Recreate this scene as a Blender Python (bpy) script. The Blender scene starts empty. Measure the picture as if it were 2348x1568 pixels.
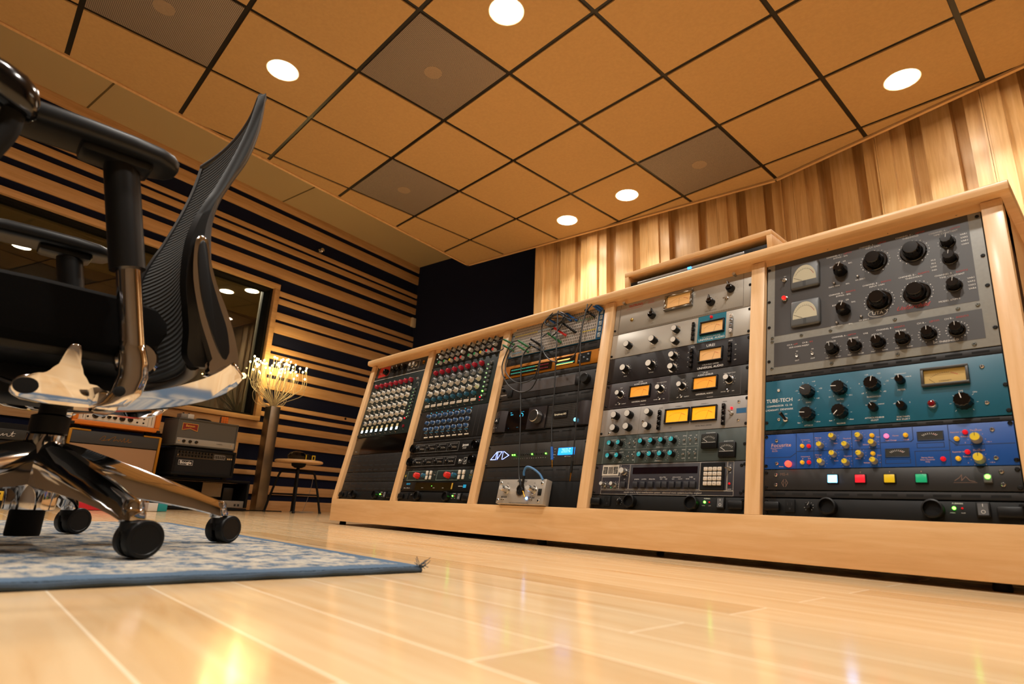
import bpy, bmesh, math, random
from mathutils import Matrix, Vector, Euler
random.seed(7)
R = math.radians
C = bpy.context.scene.collection
SC = bpy.context.scene
# ------------------------------------------------------------------ camera, world, big lights, exposure
cam = bpy.data.objects.new('camera', bpy.data.cameras.new('camera')); C.objects.link(cam); SC.camera = cam
cr, cu, cf = Vector((0.686159, 0.726257, 0.041676)), Vector((0.169949, -0.215743, 0.961547)), Vector((-0.707321, 0.652691, 0.271461))
cam.matrix_world = Matrix(((cr.x, cu.x, -cf.x, 0), (cr.y, cu.y, -cf.y, 0), (cr.z, cu.z, -cf.z, 0.11), (0, 0, 0, 1)))
cam.data.sensor_width = 36; cam.data.lens = 20.699; cam.data.clip_start = 0.02
cam.data.dof.use_dof = True; cam.data.dof.focus_distance = 2.2; cam.data.dof.aperture_fstop = 5.0
SC.view_settings.view_transform = 'Standard'; SC.view_settings.look = 'None'; SC.view_settings.gamma = 1
SC.view_settings.exposure = 0.24; SC.view_settings.use_curve_mapping = False
W = bpy.data.worlds.new('world'); SC.world = W; W.use_nodes = True
W.node_tree.nodes['Background'].inputs[0].default_value = (1, .75, .5, 1)
W.node_tree.nodes['Background'].inputs[1].default_value = 0.01
LIGHTC = (1.0, .955, .89)
def area(x, y, z, p, r=.07, spread=112, col=LIGHTC):
    l = bpy.data.lights.new('downlight_beam', 'AREA'); l.shape = 'DISK'; l.size = 2*r; l.energy = p; l.color = col; l.spread = R(spread)
    o = bpy.data.objects.new('downlight_beam', l); C.objects.link(o); o.location = (x, y, z); return o
LIT = [(-3.010, .909), (-1.790, 1.519), (-.571, 3.348), (-3.010, 3.348), (-2.400, 3.348), (.038, 3.348)]
OFFLIT = [(.038, .909), (-1.790, -.920), (.038, -.920), (-.571, .299), (-3.010, -.920)]  # unseen downlights; the last one is added to brighten the striped wall side
ZC = 2.457
for x, y in LIT: area(x, y, ZC - .012, 10)
for x, y in OFFLIT: area(x, y, ZC - .012, 9.5)

# ------------------------------------------------------------------ materials
def lin(c):
    if isinstance(c, str):
        c = tuple(int(c[i:i+2], 16)/255 for i in (0, 2, 4))
    return tuple(v/12.92 if v <= .04045 else ((v+.055)/1.055)**2.4 for v in c) + (1,)
MC = {}
def mat(name, col='808080', rough=.5, metal=0, emit=0, ecol=None, spec=.5, bump=None, coat=0, trans=0, vary=0, vscale=8):
    if name in MC: return MC[name]
    m = bpy.data.materials.new(name); m.use_nodes = True; nt = m.node_tree; b = nt.nodes['Principled BSDF']
    b.inputs['Base Color'].default_value = lin(col); b.inputs['Roughness'].default_value = rough; b.inputs['Metallic'].default_value = metal
    b.inputs['Specular IOR Level'].default_value = spec; b.inputs['Coat Weight'].default_value = coat
    b.inputs['Transmission Weight'].default_value = trans
    if emit: b.inputs['Emission Color'].default_value = lin(ecol or col); b.inputs['Emission Strength'].default_value = emit
    tc = nt.nodes.new('ShaderNodeTexCoord')
    if vary:
        n = nt.nodes.new('ShaderNodeTexNoise'); n.inputs['Scale'].default_value = vscale; n.inputs['Detail'].default_value = 5
        nt.links.new(tc.outputs['Object'], n.inputs['Vector'])
        mx = nt.nodes.new('ShaderNodeMixRGB'); mx.blend_type = 'MULTIPLY'; mx.inputs[0].default_value = vary
        cr_ = nt.nodes.new('ShaderNodeValToRGB'); cr_.color_ramp.elements[0].position = .3; cr_.color_ramp.elements[1].position = .7
        cr_.color_ramp.elements[0].color = (.3, .3, .3, 1)
        nt.links.new(n.outputs['Fac'], cr_.inputs[0]); mx.inputs[1].default_value = lin(col)
        nt.links.new(cr_.outputs[0], mx.inputs[2]); nt.links.new(mx.outputs[0], b.inputs['Base Color'])
    if bump:
        n = nt.nodes.new('ShaderNodeTexNoise'); n.inputs['Scale'].default_value = bump[0]; n.inputs['Detail'].default_value = 3
        nt.links.new(tc.outputs['Object'], n.inputs['Vector'])
        bp = nt.nodes.new('ShaderNodeBump'); bp.inputs['Strength'].default_value = bump[1]; bp.inputs['Distance'].default_value = .001
        nt.links.new(n.outputs['Fac'], bp.inputs['Height']); nt.links.new(bp.outputs[0], b.inputs['Normal'])
    MC[name] = m; return m
def wood(name, c0, c1, c2, sc=(1, 12, 12), rough=.38, coat=.15, obj='Object', blotch=.35, spec=.5):
    """maple-like: long grain noise + blotches; sc = noise frequency along x,y,z"""
    if name in MC: return MC[name]
    m = bpy.data.materials.new(name); m.use_nodes = True; nt = m.node_tree; b = nt.nodes['Principled BSDF']; L = nt.links.new
    tc = nt.nodes.new('ShaderNodeTexCoord'); mp = nt.nodes.new('ShaderNodeMapping'); mp.inputs['Scale'].default_value = sc
    L(tc.outputs[obj], mp.inputs['Vector'])
    n = nt.nodes.new('ShaderNodeTexNoise'); n.inputs['Scale'].default_value = 4; n.inputs['Detail'].default_value = 8; n.inputs['Roughness'].default_value = .6
    n.inputs['Distortion'].default_value = .6
    L(mp.outputs[0], n.inputs['Vector'])
    r = nt.nodes.new('ShaderNodeValToRGB'); e = r.color_ramp.elements
    e[0].position = .28; e[0].color = lin(c0); e[1].position = .72; e[1].color = lin(c2); k = e.new(.5); k.color = lin(c1)
    L(n.outputs['Fac'], r.inputs[0])
    n2 = nt.nodes.new('ShaderNodeTexNoise'); n2.inputs['Scale'].default_value = 1.3; n2.inputs['Detail'].default_value = 2; L(mp.outputs[0], n2.inputs['Vector'])
    r2 = nt.nodes.new('ShaderNodeValToRGB'); r2.color_ramp.elements[0].position = .35; r2.color_ramp.elements[0].color = (.62, .5, .4, 1); r2.color_ramp.elements[1].position = .6
    L(n2.outputs['Fac'], r2.inputs[0])
    mx = nt.nodes.new('ShaderNodeMixRGB'); mx.blend_type = 'MULTIPLY'; mx.inputs[0].default_value = blotch
    L(r.outputs[0], mx.inputs[1]); L(r2.outputs[0], mx.inputs[2]); L(mx.outputs[0], b.inputs['Base Color'])
    b.inputs['Roughness'].default_value = rough; b.inputs['Coat Weight'].default_value = coat; b.inputs['Coat Roughness'].default_value = .2
    b.inputs['Specular IOR Level'].default_value = spec
    MC[name] = m; return m
MAPLE = wood('maple_along_x', 'dcae76', 'e4b882', 'eac492', (1.2, 14, 14), blotch=.12)
MAPLEV = wood('maple_upright', 'e0b47e', 'e9c08e', 'efca9c', (14, 1.2, 1.2), blotch=.12)
MAPLEZ = wood('maple_vertical', 'dba86c', 'e5b57e', 'ecc18e', (14, 14, 1.2), blotch=.12)
STRIPE = wood('striped_wall_maple', 'cda06c', 'd8ae7c', 'e1bb8d', (1.0, 16, 16), rough=.5, coat=0, blotch=.3)
DIFF = wood('diffuser_poplar', 'c49a62', 'd4ac74', 'dfbc88', (12, 12, .8), rough=.4, coat=.1, blotch=.25)
def floor_mat():
    m = bpy.data.materials.new('maple_floor'); m.use_nodes = True; nt = m.node_tree; b = nt.nodes['Principled BSDF']; L = nt.links.new; N = nt.nodes.new
    tc = N('ShaderNodeTexCoord'); mp = N('ShaderNodeMapping'); mp.inputs['Location'].default_value = (0.37, -0.011, 0); L(tc.outputs['Object'], mp.inputs[0])
    br = N('ShaderNodeTexBrick'); br.inputs['Scale'].default_value = 1; br.inputs['Brick Width'].default_value = 1.7; br.inputs['Row Height'].default_value = .0998
    br.inputs['Mortar Size'].default_value = .0014; br.inputs['Mortar Smooth'].default_value = .3; br.offset = .37; br.inputs['Bias'].default_value = 0
    br.inputs['Color1'].default_value = (0, 0, 0, 1); br.inputs['Color2'].default_value = (1, 1, 1, 1); br.inputs['Mortar'].default_value = (.5, .5, .5, 1)
    L(mp.outputs[0], br.inputs[0])
    mp2 = N('ShaderNodeMapping'); mp2.inputs['Scale'].default_value = (1.3, 11, 1); L(tc.outputs['Object'], mp2.inputs[0])
    ad = N('ShaderNodeVectorMath'); ad.operation = 'MULTIPLY_ADD'; ad.inputs[1].default_value = (7, 7, 7); L(br.outputs['Color'], ad.inputs[0]); L(mp2.outputs[0], ad.inputs[2])
    n = N('ShaderNodeTexNoise'); n.inputs['Scale'].default_value = 2.2; n.inputs['Detail'].default_value = 7; n.inputs['Distortion'].default_value = .8; L(ad.outputs[0], n.inputs['Vector'])
    r = N('ShaderNodeValToRGB'); e = r.color_ramp.elements; e[0].position = .25; e[0].color = lin('cfa470'); e[1].position = .6; e[1].color = lin('e3c498'); k = e.new(.38); k.color = lin('dcb888')
    L(n.outputs['Fac'], r.inputs[0])
    tone = N('ShaderNodeMixRGB'); tone.blend_type = 'MULTIPLY'; tone.inputs[0].default_value = 1
    rt = N('ShaderNodeValToRGB'); rt.color_ramp.elements[0].color = (.86, .80, .72, 1); rt.color_ramp.elements[0].position = .08; rt.color_ramp.elements[1].position = .2; L(br.outputs['Color'], rt.inputs[0])
    L(r.outputs[0], tone.inputs[1]); L(rt.outputs[0], tone.inputs[2])
    seam_glint = N('ShaderNodeMixRGB'); seam_glint.inputs[2].default_value = lin('f8e4c4'); L(br.outputs['Fac'], seam_glint.inputs[0]); L(tone.outputs[0], seam_glint.inputs[1])  # pale seam colour paints the bright reflection off the plank bevels
    L(seam_glint.outputs[0], b.inputs['Base Color'])
    n3 = N('ShaderNodeTexNoise'); n3.inputs['Scale'].default_value = 6; L(mp2.outputs[0], n3.inputs['Vector'])
    mr = N('ShaderNodeMapRange'); mr.inputs['To Min'].default_value = .10; mr.inputs['To Max'].default_value = .19; L(n3.outputs['Fac'], mr.inputs[0]); L(mr.outputs[0], b.inputs['Roughness'])
    bp = N('ShaderNodeBump'); bp.inputs['Strength'].default_value = .25; bp.inputs['Distance'].default_value = .0006; bp.invert = True
    L(br.outputs['Fac'], bp.inputs['Height']); L(bp.outputs[0], b.inputs['Normal'])
    b.inputs['Specular IOR Level'].default_value = .55
    return m
def rug_mat():
    m = bpy.data.materials.new('distressed_rug'); m.use_nodes = True; nt = m.node_tree; b = nt.nodes['Principled BSDF']; L = nt.links.new; N = nt.nodes.new
    tc = N('ShaderNodeTexCoord'); mp = N('ShaderNodeMapping'); mp.inputs['Scale'].default_value = (17, 22, 5); L(tc.outputs['Object'], mp.inputs[0])
    n = N('ShaderNodeTexNoise'); n.inputs['Scale'].default_value = 1.2; n.inputs['Detail'].default_value = 12; n.inputs['Roughness'].default_value = .78; L(mp.outputs[0], n.inputs[0])
    r = N('ShaderNodeValToRGB'); e = r.color_ramp.elements; e[0].position = .36; e[0].color = lin('44494e'); e[1].position = .60; e[1].color = lin('b5ac9c')
    for p, c in ((.42, '56677a'), (.465, '6d7883'), (.49, '98938a')): k = e.new(p); k.color = lin(c)
    L(n.outputs['Fac'], r.inputs[0])
    # blue border band that follows the rug's own edge (object space: edges at x=.0, y=.0)
    sx = N('ShaderNodeSeparateXYZ'); L(tc.outputs['Object'], sx.inputs[0])
    nz = N('ShaderNodeTexNoise'); nz.inputs['Scale'].default_value = 30; L(tc.outputs['Object'], nz.inputs[0])
    def band(out, lim):
        a = N('ShaderNodeMath'); a.operation = 'MULTIPLY_ADD'; a.inputs[1].default_value = .03; L(nz.outputs['Fac'], a.inputs[0]); L(out, a.inputs[2])
        g = N('ShaderNodeMath'); g.operation = 'GREATER_THAN'; g.inputs[1].default_value = lim; L(a.outputs[0], g.inputs[0]); return g
    g1 = band(sx.outputs['X'], -.02); g2 = band(sx.outputs['Y'], -.012)
    mx = N('ShaderNodeMath'); mx.operation = 'MAXIMUM'; L(g1.outputs[0], mx.inputs[0]); L(g2.outputs[0], mx.inputs[1])
    mc = N('ShaderNodeMixRGB'); mc.inputs[2].default_value = lin('56697d'); L(mx.outputs[0], mc.inputs[0]); L(r.outputs[0], mc.inputs[1]); L(mc.outputs[0], b.inputs['Base Color'])
    b.inputs['Roughness'].default_value = 1; b.inputs['Specular IOR Level'].default_value = .1
    n2 = N('ShaderNodeTexNoise'); n2.inputs['Scale'].default_value = 260; L(tc.outputs['Object'], n2.inputs[0])
    bp = N('ShaderNodeBump'); bp.inputs['Strength'].default_value = .8; bp.inputs['Distance'].default_value = .003; L(n2.outputs['Fac'], bp.inputs['Height']); L(bp.outputs[0], b.inputs['Normal'])
    return m
def dots_mat(name, c_base, c_hole, pitch, frac=.32, rough=.5, metal=0):
    """perforated sheet: round holes on a square grid, object space"""
    m = bpy.data.materials.new(name); m.use_nodes = True; nt = m.node_tree; b = nt.nodes['Principled BSDF']; L = nt.links.new; N = nt.nodes.new
    tc = N('ShaderNodeTexCoord'); v = N('ShaderNodeTexVoronoi'); v.feature = 'F1'; v.inputs['Scale'].default_value = 1/pitch; v.inputs['Randomness'].default_value = 0
    L(tc.outputs['Object'], v.inputs[0])
    g = N('ShaderNodeMath'); g.operation = 'LESS_THAN'; g.inputs[1].default_value = frac; L(v.outputs['Distance'], g.inputs[0])
    mx = N('ShaderNodeMixRGB'); mx.inputs[1].default_value = lin(c_base); mx.inputs[2].default_value = lin(c_hole); L(g.outputs[0], mx.inputs[0]); L(mx.outputs[0], b.inputs['Base Color'])
    b.inputs['Roughness'].default_value = rough; b.inputs['Metallic'].default_value = metal
    return m
def mesh_mat():
    m = bpy.data.materials.new('ribbed_chair_mesh'); m.use_nodes = True; nt = m.node_tree; b = nt.nodes['Principled BSDF']; L = nt.links.new; N = nt.nodes.new
    tc = N('ShaderNodeTexCoord'); w = N('ShaderNodeTexWave'); w.wave_type = 'BANDS'; w.bands_direction = 'Z'; w.inputs['Scale'].default_value = 30; w.inputs['Distortion'].default_value = .4
    L(tc.outputs['Object'], w.inputs[0])
    r = N('ShaderNodeValToRGB'); r.color_ramp.elements[0].color = lin('060707'); r.color_ramp.elements[1].color = lin('2a2d2c'); r.color_ramp.elements[0].position = .15; L(w.outputs['Fac'], r.inputs[0])
    L(r.outputs[0], b.inputs['Base Color']); b.inputs['Roughness'].default_value = .75
    bp = N('ShaderNodeBump'); bp.inputs['Strength'].default_value = .8; bp.inputs['Distance'].default_value = .004; L(w.outputs['Fac'], bp.inputs['Height']); L(bp.outputs[0], b.inputs['Normal'])
    return m
CHROME = mat('polished_aluminium', 'd9d9db', .07, 1)
STEEL = mat('brushed_steel', '9a938a', .35, 1, vary=.4, vscale=6)
BLKP = mat('black_plastic', '0a0a0a', .42, spec=.3)
BLKM = mat('matte_black', '070707', .7, spec=.25)
BLKG = mat('gloss_black', '070708', .14, spec=.5)
DKGREY = mat('satin_grey_plastic', '3a3b3d', .4)
WHITE = mat('white_ink', 'e8e6e0', .6); REDINK = mat('red_ink', 'b8322c', .6); PINKINK = mat('peach_ink', 'd9a58c', .6)
SILV = mat('silver_metal', 'c9c7c2', .25, 1); SILK = mat('spun_aluminium', 'dcdad4', .3, .35)
BLACKINK = mat('black_ink', '141414', .6)
RED = mat('red_plastic', 'd02a24', .35); CRIMSON = mat('crimson_knob', 'a3152c', .3, coat=.3); IVORY = mat('ivory_plastic', 'd8cfc0', .45)
GREYK = mat('grey_knob_cap', '8a8d8d', .4); LGREYK = mat('pale_grey_knob', 'b5b1aa', .4); BLUEK = mat('blue_knob', '2b4f7d', .35); TEALK = mat('teal_knob', '1f556e', .35)
YEL = mat('yellow_cap', 'd9bd1c', .4); CYAN = mat('cyan_cap', '27a5b8', .4); GREEN = mat('green_plastic', '1f9a55', .4); BLUEP = mat('blue_plug', '1f5fb0', .35); GRNP = mat('green_plug', '1c6a3a', .4)
GOLD = mat('gold_plated_tip', 'e0a23a', .2, 1); CABLE = mat('grey_cable', '1e1e1e', .45); BCABLE = mat('blue_cable', '3c6f9e', .5)
LEDG = mat('green_led', '3dff3d', .3, emit=12, ecol='50ff30'); LEDR = mat('red_led', 'e01020', .3, emit=2, ecol='ff1020'); LEDB = mat('blue_led', '6fc8ff', .3, emit=10, ecol='5aa8ff')
REDOFF = mat('red_lens', 'b81420', .25, emit=.35, ecol='ff1018'); YELOFF = mat('yellow_button', 'e0a818', .3, emit=.3)

# ------------------------------------------------------------------ mesh building
class MB:
    def __init__(s): s.bm = bmesh.new(); s.mats = []
    def mi(s, m):
        if m not in s.mats: s.mats.append(m)
        return s.mats.index(m)
    def _add(s, verts, faces, m, M=None):
        vs = [s.bm.verts.new(M @ Vector(v) if M else Vector(v)) for v in verts]; k = s.mi(m); out = []
        for f in faces:
            try: q = s.bm.faces.new([vs[i] for i in f]); q.material_index = k; q.smooth = True; out.append(q)
            except ValueError: pass
        return vs, out
    def box(s, x0, x1, y0, y1, z0, z1, m, bev=0, M=None, seg=2):
        v = [(x0, y0, z0), (x1, y0, z0), (x1, y1, z0), (x0, y1, z0), (x0, y0, z1), (x1, y0, z1), (x1, y1, z1), (x0, y1, z1)]
        vs, fs = s._add(v, [(0, 3, 2, 1), (4, 5, 6, 7), (0, 1, 5, 4), (1, 2, 6, 5), (2, 3, 7, 6), (3, 0, 4, 7)], m, M)
        if bev:
            es = {e for f in fs for e in f.edges}
            r = bmesh.ops.bevel(s.bm, geom=list(es), offset=bev, segments=seg, affect='EDGES', profile=.5, material=-1)
            for f in r['faces']: f.smooth = True
        return s
    def prism(s, pts, z0, z1, m, M=None, bev=0, seg=3):
        n = len(pts); A = sum(pts[i][0]*pts[(i+1) % n][1]-pts[(i+1) % n][0]*pts[i][1] for i in range(n))
        if A < 0: pts = pts[::-1]
        v = [(x, y, z0) for x, y in pts]+[(x, y, z1) for x, y in pts]
        f = [tuple(range(n))[::-1], tuple(range(n, 2*n))]+[(i, (i+1) % n, n+(i+1) % n, n+i) for i in range(n)]
        vs, fs = s._add(v, f, m, M)
        if bev:
            es = [e for f_ in fs[:2] for e in f_.edges]
            r = bmesh.ops.bevel(s.bm, geom=list(set(es)), offset=bev, segments=seg, affect='EDGES', profile=.5)
            for q in r['faces']: q.smooth = True
        return s
    def lathe(s, prof, m, M=None, seg=24, fl=0, amp=0, mats=None, cap=True):
        rings = []; vs = []
        for r, z in prof:
            ring = []
            for i in range(seg):
                a = 2*math.pi*i/seg; rr = r*(1+amp*math.cos(fl*a)) if fl else r
                p = Vector((rr*math.cos(a), rr*math.sin(a), z)); ring.append(s.bm.verts.new(M @ p if M else p))
            rings.append(ring)
        for j in range(len(rings)-1):
            k = s.mi(mats[j] if mats else m)
            for i in range(seg):
                f = s.bm.faces.new((rings[j][i], rings[j][(i+1) % seg], rings[j+1][(i+1) % seg], rings[j+1][i])); f.material_index = k; f.smooth = True
        if cap:
            f = s.bm.faces.new(rings[-1]); f.material_index = s.mi(mats[-1] if mats else m)
            f = s.bm.faces.new(rings[0][::-1]); f.material_index = s.mi(mats[0] if mats else m)
        return s
    def cyl(s, p0, p1, r, m, r1=None, seg=16):
        p0, p1 = Vector(p0), Vector(p1); d = p1-p0; M = Matrix.Translation(p0) @ d.to_track_quat('Z', 'Y').to_matrix().to_4x4()
        return s.lathe([(r, 0), (r if r1 is None else r1, d.length)], m, M, seg)
    def loft(s, loops, m, cap=True):
        rr = [[s.bm.verts.new(Vector(p)) for p in lp] for lp in loops]; k = s.mi(m); n = len(rr[0])
        for a, b in zip(rr, rr[1:]):
            for i in range(n):
                f = s.bm.faces.new((a[i], a[(i+1) % n], b[(i+1) % n], b[i])); f.material_index = k; f.smooth = True
        if cap:
            for lp in (rr[0][::-1], rr[-1]): f = s.bm.faces.new(lp); f.material_index = k; f.smooth = True
        return s
    def grid(s, rows, m):
        rr = [[s.bm.verts.new(Vector(p)) for p in r] for r in rows]; k = s.mi(m)
        for a, b in zip(rr, rr[1:]):
            for i in range(len(a)-1): f = s.bm.faces.new((a[i], a[i+1], b[i+1], b[i])); f.material_index = k; f.smooth = True
        return s
    def tube(s, pts, r, m, seg=8, r1=None):
        pts = [Vector(p) for p in pts]; n = len(pts); loops = []; up = None
        for i, p in enumerate(pts):
            t = (pts[min(i+1, n-1)]-pts[max(i-1, 0)]).normalized()
            if up is None: up = t.orthogonal().normalized()
            up = (up-t*up.dot(t)); up = up.normalized() if up.length > 1e-6 else t.orthogonal().normalized()
            sd = t.cross(up); rad = r if r1 is None else r+(r1-r)*i/(n-1)
            loops.append([p+(up*math.cos(a)+sd*math.sin(a))*rad for a in [2*math.pi*j/seg for j in range(seg)]])
        return s.loft(loops, m)
    def quad(s, x0, x1, y0, y1, z, m, M=None):
        s._add([(x0, y0, z), (x1, y0, z), (x1, y1, z), (x0, y1, z)], [(0, 1, 2, 3)], m, M); return s
    def line(s, pts, w, z, m, close=False, M=None):
        pts = [Vector((p[0], p[1], 0)) for p in pts]; seg = list(zip(pts, pts[1:]))+([(pts[-1], pts[0])] if close else [])
        for a, b in seg:
            d = b-a
            if d.length < 1e-7: continue
            d.normalize(); n = Vector((-d.y, d.x, 0))*w/2; d = d*w/2
            s._add([(a-d-n)+Vector((0, 0, z)), (b+d-n)+Vector((0, 0, z)), (b+d+n)+Vector((0, 0, z)), (a-d+n)+Vector((0, 0, z))], [(0, 1, 2, 3)], m, M)
        return s
    def text(s, t, size, x, y, z, m, M=None, shear=0, align='CENTER', sx=1, rot=0, bold=0):
        cu_ = bpy.data.curves.new('t', 'FONT'); cu_.body = t; cu_.size = size; cu_.align_x = align; cu_.align_y = 'CENTER'; cu_.resolution_u = 2; cu_.shear = shear; cu_.offset = bold
        o = bpy.data.objects.new('t', cu_); me = o.to_mesh(); T = Matrix.Translation((x, y, z)) @ Matrix.Rotation(rot, 4, 'Z') @ Matrix.Diagonal((sx, 1, 1, 1))
        if M: T = M @ T
        me.transform(T); k = s.mi(m)
        for p in me.polygons: p.material_index = k
        s.bm.from_mesh(me)
        o.to_mesh_clear(); bpy.data.objects.remove(o); bpy.data.curves.remove(cu_); return s
    def mesh(s, name, ang=38):
        me = bpy.data.meshes.new(name); s.bm.normal_update(); s.bm.to_mesh(me); s.bm.free()
        for m in s.mats: me.materials.append(m)
        me.set_sharp_from_angle(angle=R(ang)); return me
    def build(s, name, parent=None, loc=(0, 0, 0), rot=(0, 0, 0), label=None, ang=38):
        return put(s.mesh(name, ang), name, parent, loc, rot, label)
def put(me, name, parent=None, loc=(0, 0, 0), rot=(0, 0, 0), label=None):
    o = bpy.data.objects.new(name, me); C.objects.link(o); o.location = loc; o.rotation_euler = rot
    if parent: o.parent = parent
    if label: o['label'] = label
    return o
def tag(o, label, cat, group=None, kind=None):
    if label: o['label'] = label
    if cat: o['category'] = cat
    if group: o['group'] = group
    if kind: o['kind'] = kind
    return o
def thing(name, label, cat, loc=(0, 0, 0), rot=(0, 0, 0), group=None):
    o = bpy.data.objects.new(name, None); C.objects.link(o); o.location = loc; o.rotation_euler = rot; o.empty_display_size = .05
    return tag(o, label, cat, group)
def struct(o): o['kind'] = 'structure'; return o
def smooth(pts, n=8):
    P = [Vector(p) for p in pts]; P = [P[0]*2-P[1]]+P+[P[-1]*2-P[-2]]; out = []
    for i in range(1, len(P)-2):
        a, b, c, d = P[i-1:i+3]
        for j in range(n):
            t = j/n; out.append(.5*((2*b)+(c-a)*t+(2*a-5*b+4*c-d)*t*t+(3*b-a-3*c+d)*t**3))
    out.append(P[-2]); return out
FRONT = Matrix.Rotation(R(90), 4, 'X')     # drawing plane -> upright plane facing -y

# ------------------------------------------------------------------ room shell
TD = Vector((-.18224, .98325, 0)); ND = Vector((-.98325, -.18224, 0)); WROT = R(100.5)
def wp(s, d, z=0): return TD*s+ND*d+Vector((0, 0, z))
NAVY = mat('navy_fabric', '1b2038', .95, spec=.1, bump=(500, .3)); TAN = mat('tan_ceiling_paint', 'c2ad82', .8)
TILE = mat('fibreboard_tile', 'c4a06c', .85, spec=.2, vary=.12, vscale=60, bump=(350, .5)); GRIDM = mat('black_ceiling_grid', '16130f', .35, spec=.5)
DARK = mat('dark_backing', '24201b', .9)  # even dark tone of the boards behind the diffuser panels
b = MB(); b.quad(-8, 5, -5, 7, 0, floor_mat()); struct(b.build('floor'))
b = MB(); H = 2.915
b.box(-9, 5, -5, 7, H, H+.05, TAN)
u = MB()
struct(b.build('ceiling'))
for s in (1.12, 2.80):     # joints in the tan ceiling beside the striped wall
    b = MB(); M = Matrix.Translation((0, 0, 0)) @ Matrix.Rotation(WROT, 4, 'Z'); b.box(s-.006, s+.006, 3.2, 4.98, H-.003, H+.002, mat('ceiling_joint', '6a5a38', .8), M=M); struct(b.build('trim_joint'))
# dropped ceiling of square tiles
CP = [Vector(p) for p in ((-3.361, -2.6), (.371, -2.6), (1.411, 3.42), (-1.495, 3.898), (-4.399, 3.407))]
def clip(poly, A, B):
    out = []; n = Vector((-(B-A).y, (B-A).x)); 
    for i in range(len(poly)):
        p, q = poly[i], poly[(i+1) % len(poly)]; dp, dq = (p-A).dot(n), (q-A).dot(n)
        if dp >= 0: out.append(p)
        if (dp >= 0) != (dq >= 0): out.append(p+(q-p)*(dp/(dp-dq)))
    return out
cen = sum(CP, Vector((0, 0)))/5
def inset(k): return [p+(cen-p).normalized()*k for p in CP]
b = MB(); b.prism([tuple(p) for p in inset(.01)], ZC+.008, ZC+.10, GRIDM)
SPK = [(-2.400, 1.519), (-3.620, 2.128), (-1.790, 3.348), (-3.010, .299)]
G0x, G0y, TS, GAP = -2.705, .604, .6096, .013
inn = inset(.035)
for i in range(-2, 12):
    for j in range(-8, 7):
        x0 = G0x+(i-3)*TS; y0 = G0y+j*TS
        cx_, cy_ = x0+TS/2, y0+TS/2
        if any(abs(cx_-a) < .1 and abs(cy_-c) < .1 for a, c in SPK): continue
        poly = [Vector(p) for p in ((x0+GAP, y0+GAP), (x0+TS-GAP, y0+GAP), (x0+TS-GAP, y0+TS-GAP), (x0+GAP, y0+TS-GAP))]
        for k in range(5):
            poly = clip(poly, inn[k], inn[(k+1) % 5])
            if len(poly) < 3: break
        if len(poly) < 3: continue
        hole = [l for l in LIT+OFFLIT if abs(l[0]-cx_) < .05 and abs(l[1]-cy_) < .05]
        b.prism([tuple(p) for p in poly], ZC, ZC+.02, TILE)
struct(b.build('ceiling'))
b = MB()
for k in range(5):
    A, B_ = CP[k], CP[(k+1) % 5]; d = (B_-A).normalized(); n = Vector((-d.y, d.x)); M = Matrix.Translation((A.x, A.y, 0)) @ Matrix.Rotation(math.atan2(d.y, d.x), 4, 'Z')
    b.box(-.004, (B_-A).length+.004, -.004, .018, ZC-.006, ZC+.11, MAPLE, M=M)
struct(b.build('trim_1'))
GR = dots_mat('perforated_speaker_grille', '9c8d7e', '302a24', .0075, .33, .6)
for i, (x, y) in enumerate(SPK):
    lb = ['square perforated ceiling speaker grille nearest the picture centre top', 'square perforated ceiling speaker grille beside the tan ceiling strip, above the striped wall',
          'square perforated ceiling speaker grille above the wooden diffuser wall', 'square perforated ceiling speaker grille cut by the top edge above the chair'][i]
    t = thing('ceiling_speaker', lb, 'speaker', (x, y, ZC), group='ceiling speaker grilles')
    m = MB(); h = TS/2-GAP; m.box(-h, h, -h, h, 0, .012, GR, .001); m.build('grille', t)
    m = MB(); m.lathe([(.05, 0), (.05, .0012)], mat('speaker_cone_showing', 'a08b74', .6, vary=.2, vscale=90), Matrix.Translation((0, 0, -.0012)), 32); m.build('dust_cap', t)
LENS = mat('lamp_lens', 'fff4e0', .3, emit=60, ecol='ffedd2'); TRIM = mat('white_trim_ring', 'd8c7a8', .4)
m = MB(); m.lathe([(.078, 0), (.088, -.002), (.09, 0)], TRIM, None, 40, cap=False); ringm = m.mesh('trim_ring')
m = MB(); m.lathe([(.0, -.003), (.078, -.003)], LENS, None, 40, cap=False); lensm = m.mesh('lens')
LL = ['round recessed downlight nearest the chair back tip', 'round recessed downlight cut by the top edge in the middle of the ceiling', 'large round recessed downlight above the rightmost rack bay', 'round recessed downlight near the dark wall, leftmost of the far pair', 'round recessed downlight beside the far speaker grille, right one of the far pair', 'round recessed downlight cut by the right edge']
for i, (x, y) in enumerate(LIT+OFFLIT):
    t = thing('downlight', LL[i] if i < 6 else 'unseen round recessed downlight in the ceiling outside the view', 'light', (x, y, ZC), group='recessed ceiling downlights' if i < 6 else 'recessed downlights behind the camera')
    put(ringm, 'trim_ring', t); put(lensm, 'lens', t)
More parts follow.
